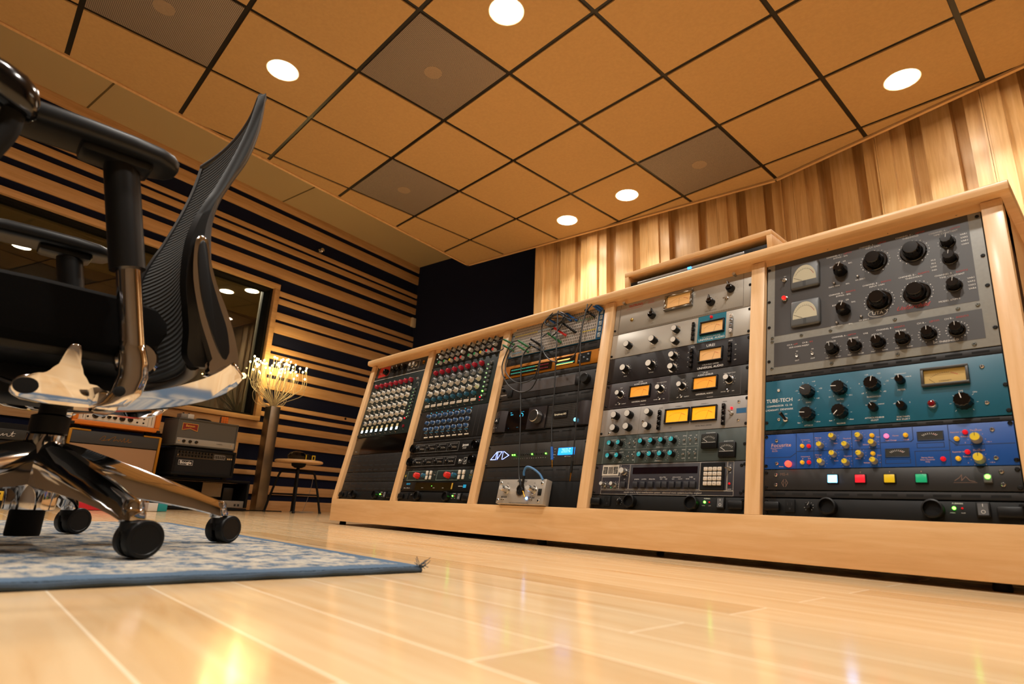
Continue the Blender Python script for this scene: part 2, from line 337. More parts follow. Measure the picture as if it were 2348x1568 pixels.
# striped wall, frame local x = along wall, y = into wall, z = up
WL = thing('wall_left', None, None, (0, 0, 0), (0, 0, WROT)); struct(WL)
s0, s1, wz0, wz1, ws0, ws1 = -3.2, 4.70, .805, 2.022, -.9, 2.855
b = MB()
for a in ((s0, ws0, 0, H), (ws1, s1, 0, H), (ws0, ws1, 0, wz0), (ws0, ws1, wz1, H)): b.box(a[0], a[1], 5.0, 5.10, a[2], a[3], NAVY)
b.build('fabric_panel', WL)
ST = [(2.834, 2.915), (2.681, 2.783), (2.508, 2.551), (2.425, 2.479), (2.300, 2.375), (2.144, 2.246), (1.969, 2.018), (1.892, 1.944), (1.738, 1.808), (1.607, 1.707), (1.432, 1.480), (1.355, 1.402), (1.204, 1.277), (1.072, 1.172),
      (.901, .940), (.821, .862), (.700, .764), (.560, .648), (.381, .424), (.299, .339), (.137, .215), (0, .084)]
for z0, z1 in ST:
    m = MB()
    if z1 < .767 or z0 > 2.07: m.box(s0, s1, 4.982, 4.9995, z0, z1, STRIPE, .001)
    else: m.box(2.905, s1, 4.982, 4.9995, z0, z1, STRIPE, .001)
    m.build('board', WL)
m = MB(); m.box(2.728, 2.756, 4.978, 4.9995, .372, .56, STRIPE, .001); m.build('board', WL)
m = MB()
for a in ((-.95, 2.905, .767, .806), (-.95, 2.905, 2.021, 2.07), (2.855, 2.905, .806, 2.021), (-.95, -.9, .806, 2.021)): m.box(a[0], a[1], 4.955, 5.0, a[2], a[3], STRIPE, .002)
W1 = struct(thing('window_1', None, None, (0, 0, 0), (0, 0, WROT))); m.build('window_frame', W1)
m = MB(); m.box(-.9, ws1, 5.07, 5.074, wz0, wz1, mat('window_glass', 'e8efe8', .01, trans=1, spec=.5)); m.build('window_pane', W1)
m = MB()
for a in ((-.9, ws1, wz0, wz0+.02), (-.9, ws1, wz1-.02, wz1), (ws1-.02, ws1, wz0+.02, wz1-.02)): m.box(a[0], a[1], 5.0, 5.12, a[2], a[3], BLKM)
m.build('window_reveal', W1)
# the live room behind the glass
LRT = mat('live_room_tan', '8a7a52', .8); LRD = mat('live_room_drape', '2b2c28', .9, vary=.5, vscale=3)
M = Matrix.Rotation(WROT, 4, 'Z')
b = MB(); b.box(-3, 4.7, 5.12, 8.2, 2.60, 2.65, LRT, M=M); struct(b.build('ceiling'))
b = MB(); b.box(4.6, 4.7, 5.12, 8.2, 0, 2.60, LRT, M=M); b.prism([(2.88, 5.12), (3.62, 6.60), (3.70, 6.60), (2.96, 5.12)], 0, 2.60, LRT, M); struct(b.build('wall_live_room_side'))
b = MB(); b.box(-3, 4.7, 7.85, 7.95, 0, 2.6, LRD, M=M); struct(b.build('wall_live_room_back'))
for s, d in ((3.46, 7.13), (3.62, 6.82), (1.46, 6.62)):
    p = wp(s, d, 2.598); t = thing('live_room_downlight', 'small round ceiling light seen through the studio window', 'light', p, group='ceiling lights seen through the window'); put(ringm, 'trim_ring', t); put(lensm, 'lens', t)
area(*wp(3.3, 6.9, 2.58), 1.6); area(*wp(1.46, 6.62, 2.58), .8)
FL = mat('lamp_reflection_glow', 'ffd070', .3, emit=25, ecol='ffc860')  # glowing beads stand in for the fibre lamp's reflection in the window
fp = [(558, 838), (556, 849), (584, 846), (568, 849), (572, 850), (540, 872), (528, 873), (538, 885), (545, 868), (505, 881), (513, 878), (501, 888), (528, 862), (515, 860)]
for i, (px, py) in enumerate(fp):
    ds = (px-530)*.0078; dz = (880-py)*.0075
    m = MB(); m.lathe([(.0, -.008), (.008, -.004), (.008, .004), (0, .008)], FL, None, 8, cap=False); o = m.build('lamp_reflection_bead', loc=wp(3.62+ds, 7.45, 1.42+dz))
    tag(o, 'tiny warm glowing bead imitating the fibre lamp reflected in the window glass', 'fairy light', 'beads imitating the fibre lamp reflection in the window')
# dark wall and diffuser wall
co = wp(4.70, 5.0)
M = Matrix.Translation((co.x, co.y, 0)) @ Matrix.Rotation(R(9.6), 4, 'Z')
b = MB(); b.box(-.1, 3.2, 0, .1, 0, H, NAVY, M=M); struct(b.build('wall_front_recess'))
PAT = [0, 1, 4, 2, 2, 4, 1]
def panel(t0, t1, org, ang, name='diffuser_panel'):
    w = (t1-t0-.02)/7; m = MB()
    pts = [(t0+.001, .0), (t0+.010, .0)]
    for k, d in enumerate(PAT):
        y = .002+d*.027; x = t0+.010+k*w; pts += [(x, y), (x+w, y)]
    pts += [(t1-.010, 0), (t1-.001, 0), (t1-.001, .132), (t0+.001, .132)]
    m.prism(pts, 0, H, DIFF); return m.build(name, DW if org is None else org)
DWL = struct(thing('wall_front', None, None, (-4.399, 3.407, 0), (0, 0, R(9.6))))
for a, c in ((.80, 1.365), (1.365, 1.93), (1.93, 2.495), (2.495, 2.965)): o = panel(a, c, DWL, 0); o.location.y = .05
m = MB(); m.box(.80, 2.96, .185, .3, 0, H, DARK); m.build('backing', DWL)
DWR = struct(thing('wall_front', None, None, (-1.495, 3.898, 0), (0, 0, R(-9.2))))
for k in range(6): o = panel(.075+.56*k, .075+.56*(k+1), DWR, 0); o.location.y = .075
m = MB(); m.box(-.02, .074, .075, .2, 0, H, DIFF); m.box(0, 3.5, .21, .3, 0, H, DARK); m.build('backing', DWR)
# walls outside the view close the room
b = MB(); b.box(-6, 5, -4.6, -4.5, 0, H, mat('plain_back_wall', '8a8074', .8)); struct(b.build('wall_back'))
M = Matrix.Translation((-2.99, 0, 0)) @ Matrix.Diagonal((-1, 1, 1, 1)) @ Matrix.Rotation(WROT, 4, 'Z')
b = MB(); b.box(-4.4, 5, 5.0, 5.1, 0, H, mat('plain_right_wall', '9a9186', .8), M=M); bmesh.ops.recalc_face_normals(b.bm, faces=b.bm.faces); struct(b.build('wall_right'))

# ------------------------------------------------------------------ rug
def rug():
    m = MB(); RM = rug_mat(); bd = mat('rug_binding', '3a4754', 1, bump=(200, 1))
    m.box(-1.55, 0, -1.9, 0, .0005, .011, RM, .003); t = m.build('rug', loc=(-.872, .618, 0)); tag(t, 'worn blue and cream area rug under the office chair', 'rug')
    m = MB(); P = []
    for i in range(60): P.append((.001, -1.9+i*1.9/59, .0045+.001*math.sin(i*2)))
    m.tube(P, .0042, bd); m.build('edge_binding', t)
    m = MB()
    for i in range(14):
        a = random.uniform(0, 6.28); q = Vector((0, -.004, .010)); pts = [q]
        for k in range(5): q = q+Vector((math.cos(a)*.003, math.sin(a)*.003+.001, random.uniform(-.002, .005))); a += random.uniform(-.9, .9); pts.append(q.copy())
        m.tube(pts, .0006, bd, 5)
    m.build('frayed_corner', t, label='dark frayed threads at the corner')
    # far edge runs along y at x=-1.55 from the near one
rug()

# ------------------------------------------------------------------ office chair (origin on the floor under its column; it faces -y)
def leg_mb(ang):
    m = MB(); c, s_ = math.cos(ang), math.sin(ang); L = []
    def sec(r, w, zt, zb, k=.6):
        pts = []
        for u, z in ((-1, 0), (-.92, .45), (-k, .85), (-.25, 1), (.25, 1), (k, .85), (.92, .45), (1, 0), (.75, -.04), (0, .10), (-.75, -.04)):
            x, y, zz = r, u*w, zb+(zt-zb)*z; pts.append((x*c-y*s_, x*s_+y*c, zz))
        return pts
    for a in ((.020, .026, .196, .118), (.06, .027, .188, .110), (.12, .026, .169, .105), (.20, .0235, .143, .094), (.27, .021, .120, .082), (.305, .0195, .107, .074), (.325, .0185, .100, .068), (.338, .017, .092, .068), (.345, .012, .080, .068)): L.append(sec(*a))
    m.loft(L, CHROME)
    M = Matrix.Translation((.327*c, .327*s_, 0)); m.lathe([(.0155, .064), (.0165, .075), (.0155, .09), (.012, .098)], CHROME, M, 20)
    return m
def caster(parent, ang, turn):
    x, y = .333*math.cos(ang), .333*math.sin(ang); zr = .0285
    M = Matrix.Translation((x, y, .012)) @ Matrix.Rotation(turn, 4, 'Z')
    m = MB()
    pr_ = [(-.017, .026), (-.019, .046), (-.014, .056), (.010, .056), (.022, .05), (.031, .036), (.036, .02), (.030, .012), (.012, .020), (0, .024)]
    m.prism(pr_, -.006, .006, BLKP, M @ Matrix(((1, 0, 0, .006), (0, 0, -1, 0), (0, 1, 0, 0), (0, 0, 0, 1))), .002)
    m.lathe([(.0165, .040), (.0165, .053), (.012, .056)], BLKP, M, 20)
    h = m.build('caster_hood', parent)
    for sgn in (-1, 1):
        w = MB(); Mw = M @ Matrix.Translation((.014, 0, zr)) @ Matrix.Rotation(R(-90*sgn), 4, 'X')
        w.lathe([(.026, .005), (.0285, .007), (.0285, .021), (.0270, .0235), (.0225, .0245), (.0215, .0235), (.005, .0238)], BLKP, Mw, 32); w.build('caster_wheel', h)
def chair():
    t = thing('office_chair', 'black mesh office chair with polished aluminium frame standing on the rug', 'chair', (-1.41, .125, 0))
    for k, a in enumerate((18, 90, 162, -54, -126)):
        leg_mb(R(a)).build('leg', t); caster(t, R(a), R((102, 115, 115, 60, 130)[k]))
    m = MB(); m.lathe([(.034, .070), (.040, .072), (.042, .112), (.037, .13), (.034, .18), (.030, .205), (.024, .208)], CHROME, None, 10); m.build('hub', t)
    m = MB(); m.lathe([(.0255, .026), (.0265, .03), (.0265, .080)], BLKM, None, 24); m.build('gas_cylinder', t); m = MB(); m.lathe([(.026, .207), (.031, .209), (.031, .240), (.022, .244), (.02, .29)], BLKP, None, 24); m.build('gas_lift', t)
    m = MB(); m.box(-.085, .085, -.13, .10, .262, .325, BLKM, .015); m.box(-.03, .03, -.30, -.1, .29, .33, BLKM, .01); m.build('tilt_mechanism', t)
    m = MB(); m.tube(smooth([(.10, -.05, .275), (.16, -.10, .28), (.20, -.16, .292), (.215, -.19, .30)]), .004, BLKP); m.build('tilt_lever', t)
    # seat: waterfall cushion + under shell
    def seat_loops(top, bot, sc, m_, nm, par):
        prof = [(-.30, 0), (-.305, .35), (-.285, .75), (-.23, .97), (-.10, 1), (.02, .98), (.075, .9), (.094, .66), (.097, .42), (.088, .16), (.065, 0), (-.10, -.04), (-.22, -.03)]
        m = MB(); L = []
        for x, k in ((-.255, .35), (-.25, .72), (-.225, .93), (-.15, 1), (0, .985), (.15, 1), (.225, .93), (.25, .72), (.255, .35)):
            L.append([(x*sc, .018+cy_*(1-.04*(1-k))+(0 if nm != 'seat_shell' else -.004), bot+(top-bot)*(.5+(z-.5)*k)) for cy_, z in prof])
        m.loft(L, m_); return m.build(nm, par)
    seat_loops(.448, .335, .92, mat('seat_fabric', '080808', .95, spec=.1, bump=(600, .5)), 'seat_cushion', t)
    seat_loops(.352, .318, .80, BLKP, 'seat_shell', t)
    # back: mesh between two side rails
    inner = [(.300, .345), (.283, .365), (.275, .407), (.262, .45), (.250, .501), (.245, .568), (.250, .619), (.264, .67), (.279, .714), (.302, .80), (.318, .88), (.327, .957)]
    rear = [(.350, .350), (.350, .39), (.338, .43), (.318, .48), (.301, .52), (.289, .568), (.281, .625), (.286, .68), (.303, .735), (.325, .80), (.337, .88), (.337, .965)]
    cy0 = .125
    iy = [(y-cy0, z) for y, z in inner]; ry_ = [(y-cy0, z) for y, z in rear]
    iS = [(p.x, p.y) for p in smooth([(a, c, 0) for a, c in iy], 5)]; rS = [(p.x, p.y) for p in smooth([(a, c, 0) for a, c in ry_], 5)]
    MM = mesh_mat(); HW = .205
    rows = []
    for y, z in iS:
        tz = (z-.345)/.612; bow = .032*(1-abs(tz-.4)*.6); half = HW*(1 if z > .45 else .86+.14*(z-.345)/.105)
        rows.append([(half*u, y+bow*(1-u*u)*.9+.001, z+.006*(1-u*u)*0) for u in [-1+2*i/16 for i in range(17)]])
    m = MB(); m.grid(rows, MM); o = m.build('mesh_back', t)
    so = o.modifiers.new('thickness', 'SOLIDIFY'); so.thickness = .006
    for sgn in (-1, 1):
        m = MB(); L = []
        for i, ((a, za), (c, zc)) in enumerate(zip(iS, rS)):
            half = HW*(1 if za > .45 else .86+.14*(za-.345)/.105); x0, x1 = sgn*(half-.010), sgn*(half+.012)
            xm = (x0+x1)/2; ym, zm = (a+c)/2, (za+zc)/2
            L.append([(x0, a, za), (xm, a-.004, za), (x1, a+.004, za), (x1+sgn*.003, a+(c-a)*.62, za+(zc-za)*.62), (x1, c-.003, zc), (xm, c+.002, zc), (x0, c, zc), (x0-sgn*.002, ym, zm)][::sgn])
        m.loft(L, BLKP); m.mi(DKGREY); m.bm.faces.ensure_lookup_table()
        for fi, f in enumerate(m.bm.faces):
            if len(f.verts) == 4 and ((fi % 8) if sgn > 0 else (6-fi % 8) % 8) in (3, 4, 5): f.material_index = 1
        m.build('back_frame', t)
    m = MB(); P = smooth([(HW*u, iS[-1][0]+.004+.022*(1-u*u), .957+.004*(1-u*u)) for u in (-1, -.6, -.2, .2, .6, 1)], 5); m.tube(P, .010, DKGREY, 10); m.build('top_rail', t)
    m = MB(); P = smooth([(HW*.86*u, iS[0][0]+.004+.026*(1-u*u), .352) for u in (-1, -.6, -.2, .2, .6, 1)], 5); m.tube(P, .013, BLKP, 10); m.build('bottom_rail', t)
    YZ = lambda x: Matrix(((0, 0, 1, x), (1, 0, 0, 0), (0, 1, 0, 0), (0, 0, 0, 1)))   # (a,b,c) -> (c+x, a, b)
    def YS(x, k, b0): return Matrix(((0, k, 1, x-k*b0), (1, 0, 0, 0), (0, 1, 0, 0), (0, 0, 0, 1)))   # the same, leaning outwards towards the top
    def Y(pts): return [(a-cy0, b) for a, b in pts]
    up = Y([(p.x, p.y) for p in smooth([(.370, .318, 0), (.373, .345, 0), (.358, .40, 0), (.333, .455, 0), (.305, .505, 0), (.287, .548, 0), (.277, .583, 0), (.266, .595, 0), (.256, .586, 0), (.255, .56, 0), (.264, .50, 0), (.288, .43, 0), (.314, .375, 0), (.325, .345, 0), (.315, .325, 0)], 4)])
    insr = Y([(p.x, p.y) for p in smooth([(.350, .375, 0), (.337, .42, 0), (.315, .465, 0), (.290, .52, 0), (.276, .568, 0), (.268, .583, 0), (.262, .572, 0), (.266, .535, 0), (.284, .47, 0), (.313, .405, 0), (.337, .365, 0), (.347, .362, 0)], 4)])
    bar = Y([(p.x, p.y) for p in smooth([(.376, .330, 0), (.360, .302, 0), (.325, .279, 0), (.28, .262, 0), (.22, .247, 0), (.16, .240, 0), (.10, .241, 0), (.10, .262, 0), (.17, .268, 0), (.23, .280, 0), (.285, .302, 0), (.325, .326, 0), (.35, .352, 0)], 4)])
    ear = Y([(p.x, p.y) for p in smooth([(.060, .241, 0), (.045, .250, 0), (.046, .268, 0), (.060, .279, 0), (.080, .280, 0), (.092, .292, 0), (.099, .318, 0), (.104, .334, 0), (.117, .334, 0), (.121, .316, 0), (.127, .288, 0), (.150, .272, 0), (.185, .266, 0), (.20, .250, 0), (.15, .239, 0), (.09, .238, 0)], 3)])
    for sgn in (-1, 1):
        x = .215*sgn; fz = 0 if sgn > 0 else .032
        m = MB(); m.prism(up, -.012, .014, CHROME, YZ(x), .006); m.prism([(a, c+fz*max(0, min(1, (.33-cy0-a)/.1))) for a, c in bar], -.022, .016, CHROME, YS(x, .5*sgn, .27), .008); m.build('back_bracket', t)
        m = MB(); m.prism(insr, -.0155, .0175, BLKP, YZ(x), .003); m.build('bracket_insert', t, label='black insert in the aluminium bracket')
        m = MB(); m.prism([(a, c+fz) for a, c in ear], -.010, .012, CHROME, YS(sgn*.232, .22*sgn, .262+fz), .0035); br = m.build('side_bracket', t)
        m = MB(); Mx = Matrix.Translation((sgn*.232-.0145, .062-cy0, .2605+fz)) @ Matrix.Rotation(R(90), 4, 'Y') @ Matrix.Diagonal((.85, 1.1, 1, 1)); m.lathe([(.0145, 0), (.0145, .031)], BLKM, Mx, 24); m.build('bushing', br)
        m = MB(); Mx = Matrix.Translation((sgn*.200, .203-cy0, .333)) @ Matrix.Rotation(R(90)*sgn, 4, 'Y'); m.lathe([(.030, 0), (.033, .006), (.033, .026), (.028, .032)], BLKP, Mx, 28, mats=[BLKP, CHROME, CHROME, CHROME]); m.build('pivot_cap', t)
        # arm rest
        ax = .288*sgn
        m = MB(); L = []
        for (y, z, w, dp) in ((.155, .236+fz, .018, .012), (.172, .243+fz, .021, .020), (.186, .262+fz, .021, .022), (.191, .290+fz*.5, .0205, .022), (.188, .315, .020, .021), (.182, .335, .0195, .0205), (.180, .345, .0175, .018)):
            L.append([(ax+w*math.cos(a)*(abs(math.cos(a))**-.35 if abs(math.cos(a)) > .01 else 1), y-cy0+dp*math.sin(a), z) for a in [2*math.pi*i/20 for i in range(20)]])
        m.loft(L, CHROME); m.box(min(ax, sgn*.22), max(ax, sgn*.22), .150-cy0, .182-cy0, .232+fz, .262+fz, CHROME, .006); ac = m.build('arm_casting', t)
        m = MB(); Mx = Matrix.Translation((ax+sgn*.0145, .174-cy0, .262+fz)) @ Matrix.Rotation(R(90)*sgn, 4, 'Y'); m.lathe([(.008, 0), (.008, .0105), (.006, .0112)], BLKM, Mx, 20); m.build('arm_bolt', ac)
        m = MB(); m.cyl((ax, .183-cy0, .335), (ax, .150-cy0, .475), .0185, CHROME, seg=28); m.build('arm_tube', t)
        m = MB(); m.tube([(ax, .1505-cy0, .468), (ax, .146-cy0, .485), (ax, .128-cy0, .56), (ax, .109-cy0, .64), (ax, .106-cy0, .655)], .0265, BLKP, 24); m.box(ax-.03, ax+.03, .045-cy0, .15-cy0, .640, .664, BLKP, .01); m.build('arm_sleeve', t)
        m = MB(); L = []
        for y, w, zt, zb in ((-.080, .012, .672, .662), (-.076, .028, .680, .656), (-.06, .040, .684, .652), (-.02, .047, .688, .652), (.05, .048, .690, .654), (.11, .048, .690, .655), (.155, .045, .688, .656), (.176, .036, .685, .658), (.187, .022, .680, .662), (.190, .008, .674, .668)):
            sec = []
            for i in range(24):
                a = 2*math.pi*i/24; cx_, sy_ = math.cos(a), math.sin(a); e_ = .45
                sec.append((ax+.002*sgn+w*math.copysign(abs(cx_)**e_, cx_), y-cy0, (zt+zb)/2+(zt-zb)/2*math.copysign(abs(sy_)**.6, sy_)))
            L.append(sec)
        m.loft(L, mat('arm_pad_rubber', '0b0c0d', .42, spec=.32)); m.build('arm_pad', t)
    return t
chair()
# a second, leather-padded chair that only reaches into the left edge of the view
def chair2():
    t = thing('leather_chair', 'glossy black leather chair arm cut by the left edge, in front of the mesh chair', 'chair', (-.93, -.42, 0), (0, 0, 0))
    def pad(pts, w, name, par, mt=BLKG):
        m = MB(); L = []
        for x, y, z, rx, rz in pts: L.append([(x+rx*math.copysign(abs(math.cos(a))**.7, math.cos(a)), y, z+rz*math.copysign(abs(math.sin(a))**.8, math.sin(a))) for a in [2*math.pi*i/20 for i in range(20)]])
        m.loft(L, mt); return m.build(name, par)
    for sgn, x in ((1, 0.0), (-1, -.0)):
        if sgn < 0: continue
        pad([(x, y+.42, z, a, c) for y, z, a, c in ((-.012, .588, .008, .010), (-.018, .592, .022, .021), (-.032, .598, .032, .026), (-.055, .605, .036, .027), (-.10, .612, .036, .028), (-.30, .618, .036, .028), (-.34, .612, .02, .02))], 0, 'arm_pad', t)
        m = MB(); m.tube(smooth([(x, .385, .585), (x, .380, .53), (x, .34, .45), (x, .24, .40), (x-.05, .12, .385)]), .013, BLKM, 10); m.build('arm_frame', t)
    m = MB(); m.box(-.46, -.04, -.33, .17, .36, .43, BLKG, .03, seg=4); m.build('seat', t)
    m = MB(); m.box(-.45, -.05, -.43, -.35, .45, .95, BLKG, .03, seg=4); m.build('backrest', t)
    m = MB(); m.box(-.53, -.47, -.20, .16, .585, .63, BLKG, .02, seg=3); m.build('arm_pad', t); m = MB(); m.tube(smooth([(-.50, .12, .59), (-.50, .12, .53), (-.48, .11, .45), (-.44, .08, .40)]), .013, BLKM, 10); m.build('arm_frame', t); m = MB(); m.box(-.40, -.10, -.40, -.34, .38, .50, BLKM, .01); m.build('back_support', t)
    m = MB(); m.cyl((-.25, -.08, .09), (-.25, -.08, .37), .025, CHROME)
    for k in range(5):
        a = R(72*k+45+180); m.cyl((-.25, -.08, .11), (-.25+.25*math.cos(a), -.08+.25*math.sin(a), .07), .018, CHROME, .012)
        m.lathe([(.02, .012), (.026, .03), (.02, .055), (.008, .07)], BLKP, Matrix.Translation((-.25+.25*math.cos(a), -.08+.25*math.sin(a), 0)), 16)
    m.build('pedestal', t)
    t.location = (-.93, -.42, 0)
chair2()

# ------------------------------------------------------------------ equipment rack: five leaning bays
RX, RY, RZ, RLB, PIT, LEAN = -2.80223, 1.42036, .11938, .01717, .528, .205634
SA, CA = math.sin(LEAN), math.cos(LEAN); RROT = (math.pi/2-LEAN, 0, 0); VOP = .7112
def rpos(k, u, v, w=0.0):     # bay k, u/v in metres on the panel plane, w out towards the room
    w = w-.017; return Vector((RX+k*PIT+.0417+u, RY+v*SA-w*CA, RZ+v*CA+w*SA)) if False else Vector((RX+k*PIT+.0417+u, RY+v*SA-w*CA, RZ+v*CA+w*SA))
def rack():
    t = thing('equipment_rack', 'long pale maple studio rack cabinet with five leaning bays', 'rack', (RX+2.5*PIT+.019, 1.8, 0)); T0 = Vector(t.location)
    def part(m, name, label=None): return m.build(name, t, loc=-T0, label=label)
    xL, xR = RX, RX+5*PIT+.038
    m = MB(); m.box(xL, xR, RY, RY+.03, RLB, RZ, MAPLE, .0015); part(m, 'base_rail')
    for k in range(6):
        m = MB(); M = Matrix.Translation((RX+k*PIT, RY, RZ)) @ Euler(RROT).to_matrix().to_4x4(); m.box(0, .038, 0, VOP, -.09, 0, MAPLEV, .0012, M); part(m, 'post')
    m = MB(); YZ = Matrix(((0, 0, 1, 0), (1, 0, 0, 0), (0, 1, 0, 0), (0, 0, 0, 1)))
    zt, zb, yf = .8448, .8175, 1.541
    pts = [(yf+.012, zb), (2.28, zb), (2.28, zt), (yf+.006, zt), (yf+.0025, zt-.0012), (yf+.0005, zt-.004), (yf, zt-.012), (yf+.0005, zb+.005), (yf+.004, zb+.0012)]
    m.prism(pts, xL-.012, xR+.018, MAPLE, YZ, .0015); part(m, 'worktop')
    m = MB(); m.box(xL, xR, 1.575, 1.60, .800, .8175, MAPLE); part(m, 'top_rail')
    for x0 in (xL, xR-.02):
        m = MB(); m.prism([(RY+.035, RLB), (RY+.035, RZ), (RY+VOP*SA+.03, .8165), (2.24, .8165), (2.24, RLB)], x0, x0+.02, MAPLEZ, YZ); part(m, 'side_panel')
    m = MB(); m.box(xL+.02, xR-.02, 2.20, 2.22, RLB, .8165, BLKM); m.box(xL+.02, xR-.02, RY+.03, 2.2, RLB, RLB+.02, BLKM); part(m, 'back_panel')
    for k in range(5):    # black mounting strips inside each bay
        for u in (-.0032, .4852-.0025):
            m = MB(); M = Matrix.Translation(rpos(k, 0, 0, 0)) @ Euler(RROT).to_matrix().to_4x4(); m.box(u-.001, u+.004, .001, VOP-.001, -.03, -.001, BLKM, M=M); part(m, 'mounting_strip')
    for x in (xL+.055, xL+1.4, xR-.1):
        for y in (RY+.045, 2.15): m = MB(); m.lathe([(.014, 0), (.016, .003), (.014, .017)], BLKM, Matrix.Translation((x, y, 0)), 16); part(m, 'foot')
rack()

KM = {}
def knobmesh(key, **a):
    if key in KM: return KM[key]
    m = MB(); rb, hb = a['r'], a['h']; rt = a.get('rt', rb*.93); body = a['body']; cap = a.get('cap', body); z = 0
    if 'sk' in a:
        rs, hs, ms = a['sk']; m.lathe([(rs, 0), (rs, hs*.6), (rs*.93, hs)], ms, None, 28); z = hs
    if a.get('chicken'):
        m.lathe([(rb, z), (rb*.95, z+hb*.5), (rb*.8, z+hb*.9), (rb*.55, z+hb)], body, None, 24)
        m.prism([(-rb*.42, -rb*.2), (rb*.42, -rb*.2), (rb*.12, rb*1.75), (-rb*.12, rb*1.75)], z+.002, z+hb*.97, body, bev=.0008)
        m.box(-.0004, .0004, rb*.2, rb*1.7, z+hb*.97, z+hb*.975, WHITE)
    elif a.get('hexa'):
        m.lathe([(rb, z), (rb*1.02, z+hb*.35), (rb*.80, z+hb*.9), (rb*.6, z+hb)], body, None, a['hexa'])
        for f in m.bm.faces: f.smooth = False
    else:
        fl = a.get('fl', 0)
        m.lathe([(rb, z), (rb, z+hb*.05), (rt, z+hb*.94), (rt*.93, z+hb)], body, None, 36 if fl else 24, fl, .05 if fl else 0)
        if 'cap' in a: m.lathe([(rt*.88, z+hb), (rt*.88, z+hb*1.015), (rt*.3, z+hb*1.02)], cap, None, 24)
    if 'ptr' in a and not a.get('chicken'):
        pm, w = a['ptr']; m.box(-w/2, w/2, rt*.15, rt*.98, z+hb*1.0, z+hb*1.04, pm)
        if 'sk' in a and a.get('skp', 1): m.box(-w/2, w/2, rb, a['sk'][0]*.98, a['sk'][1]*.9, a['sk'][1]*1.05, pm)
    me = m.mesh('knob', 30); KM[key] = me; return me
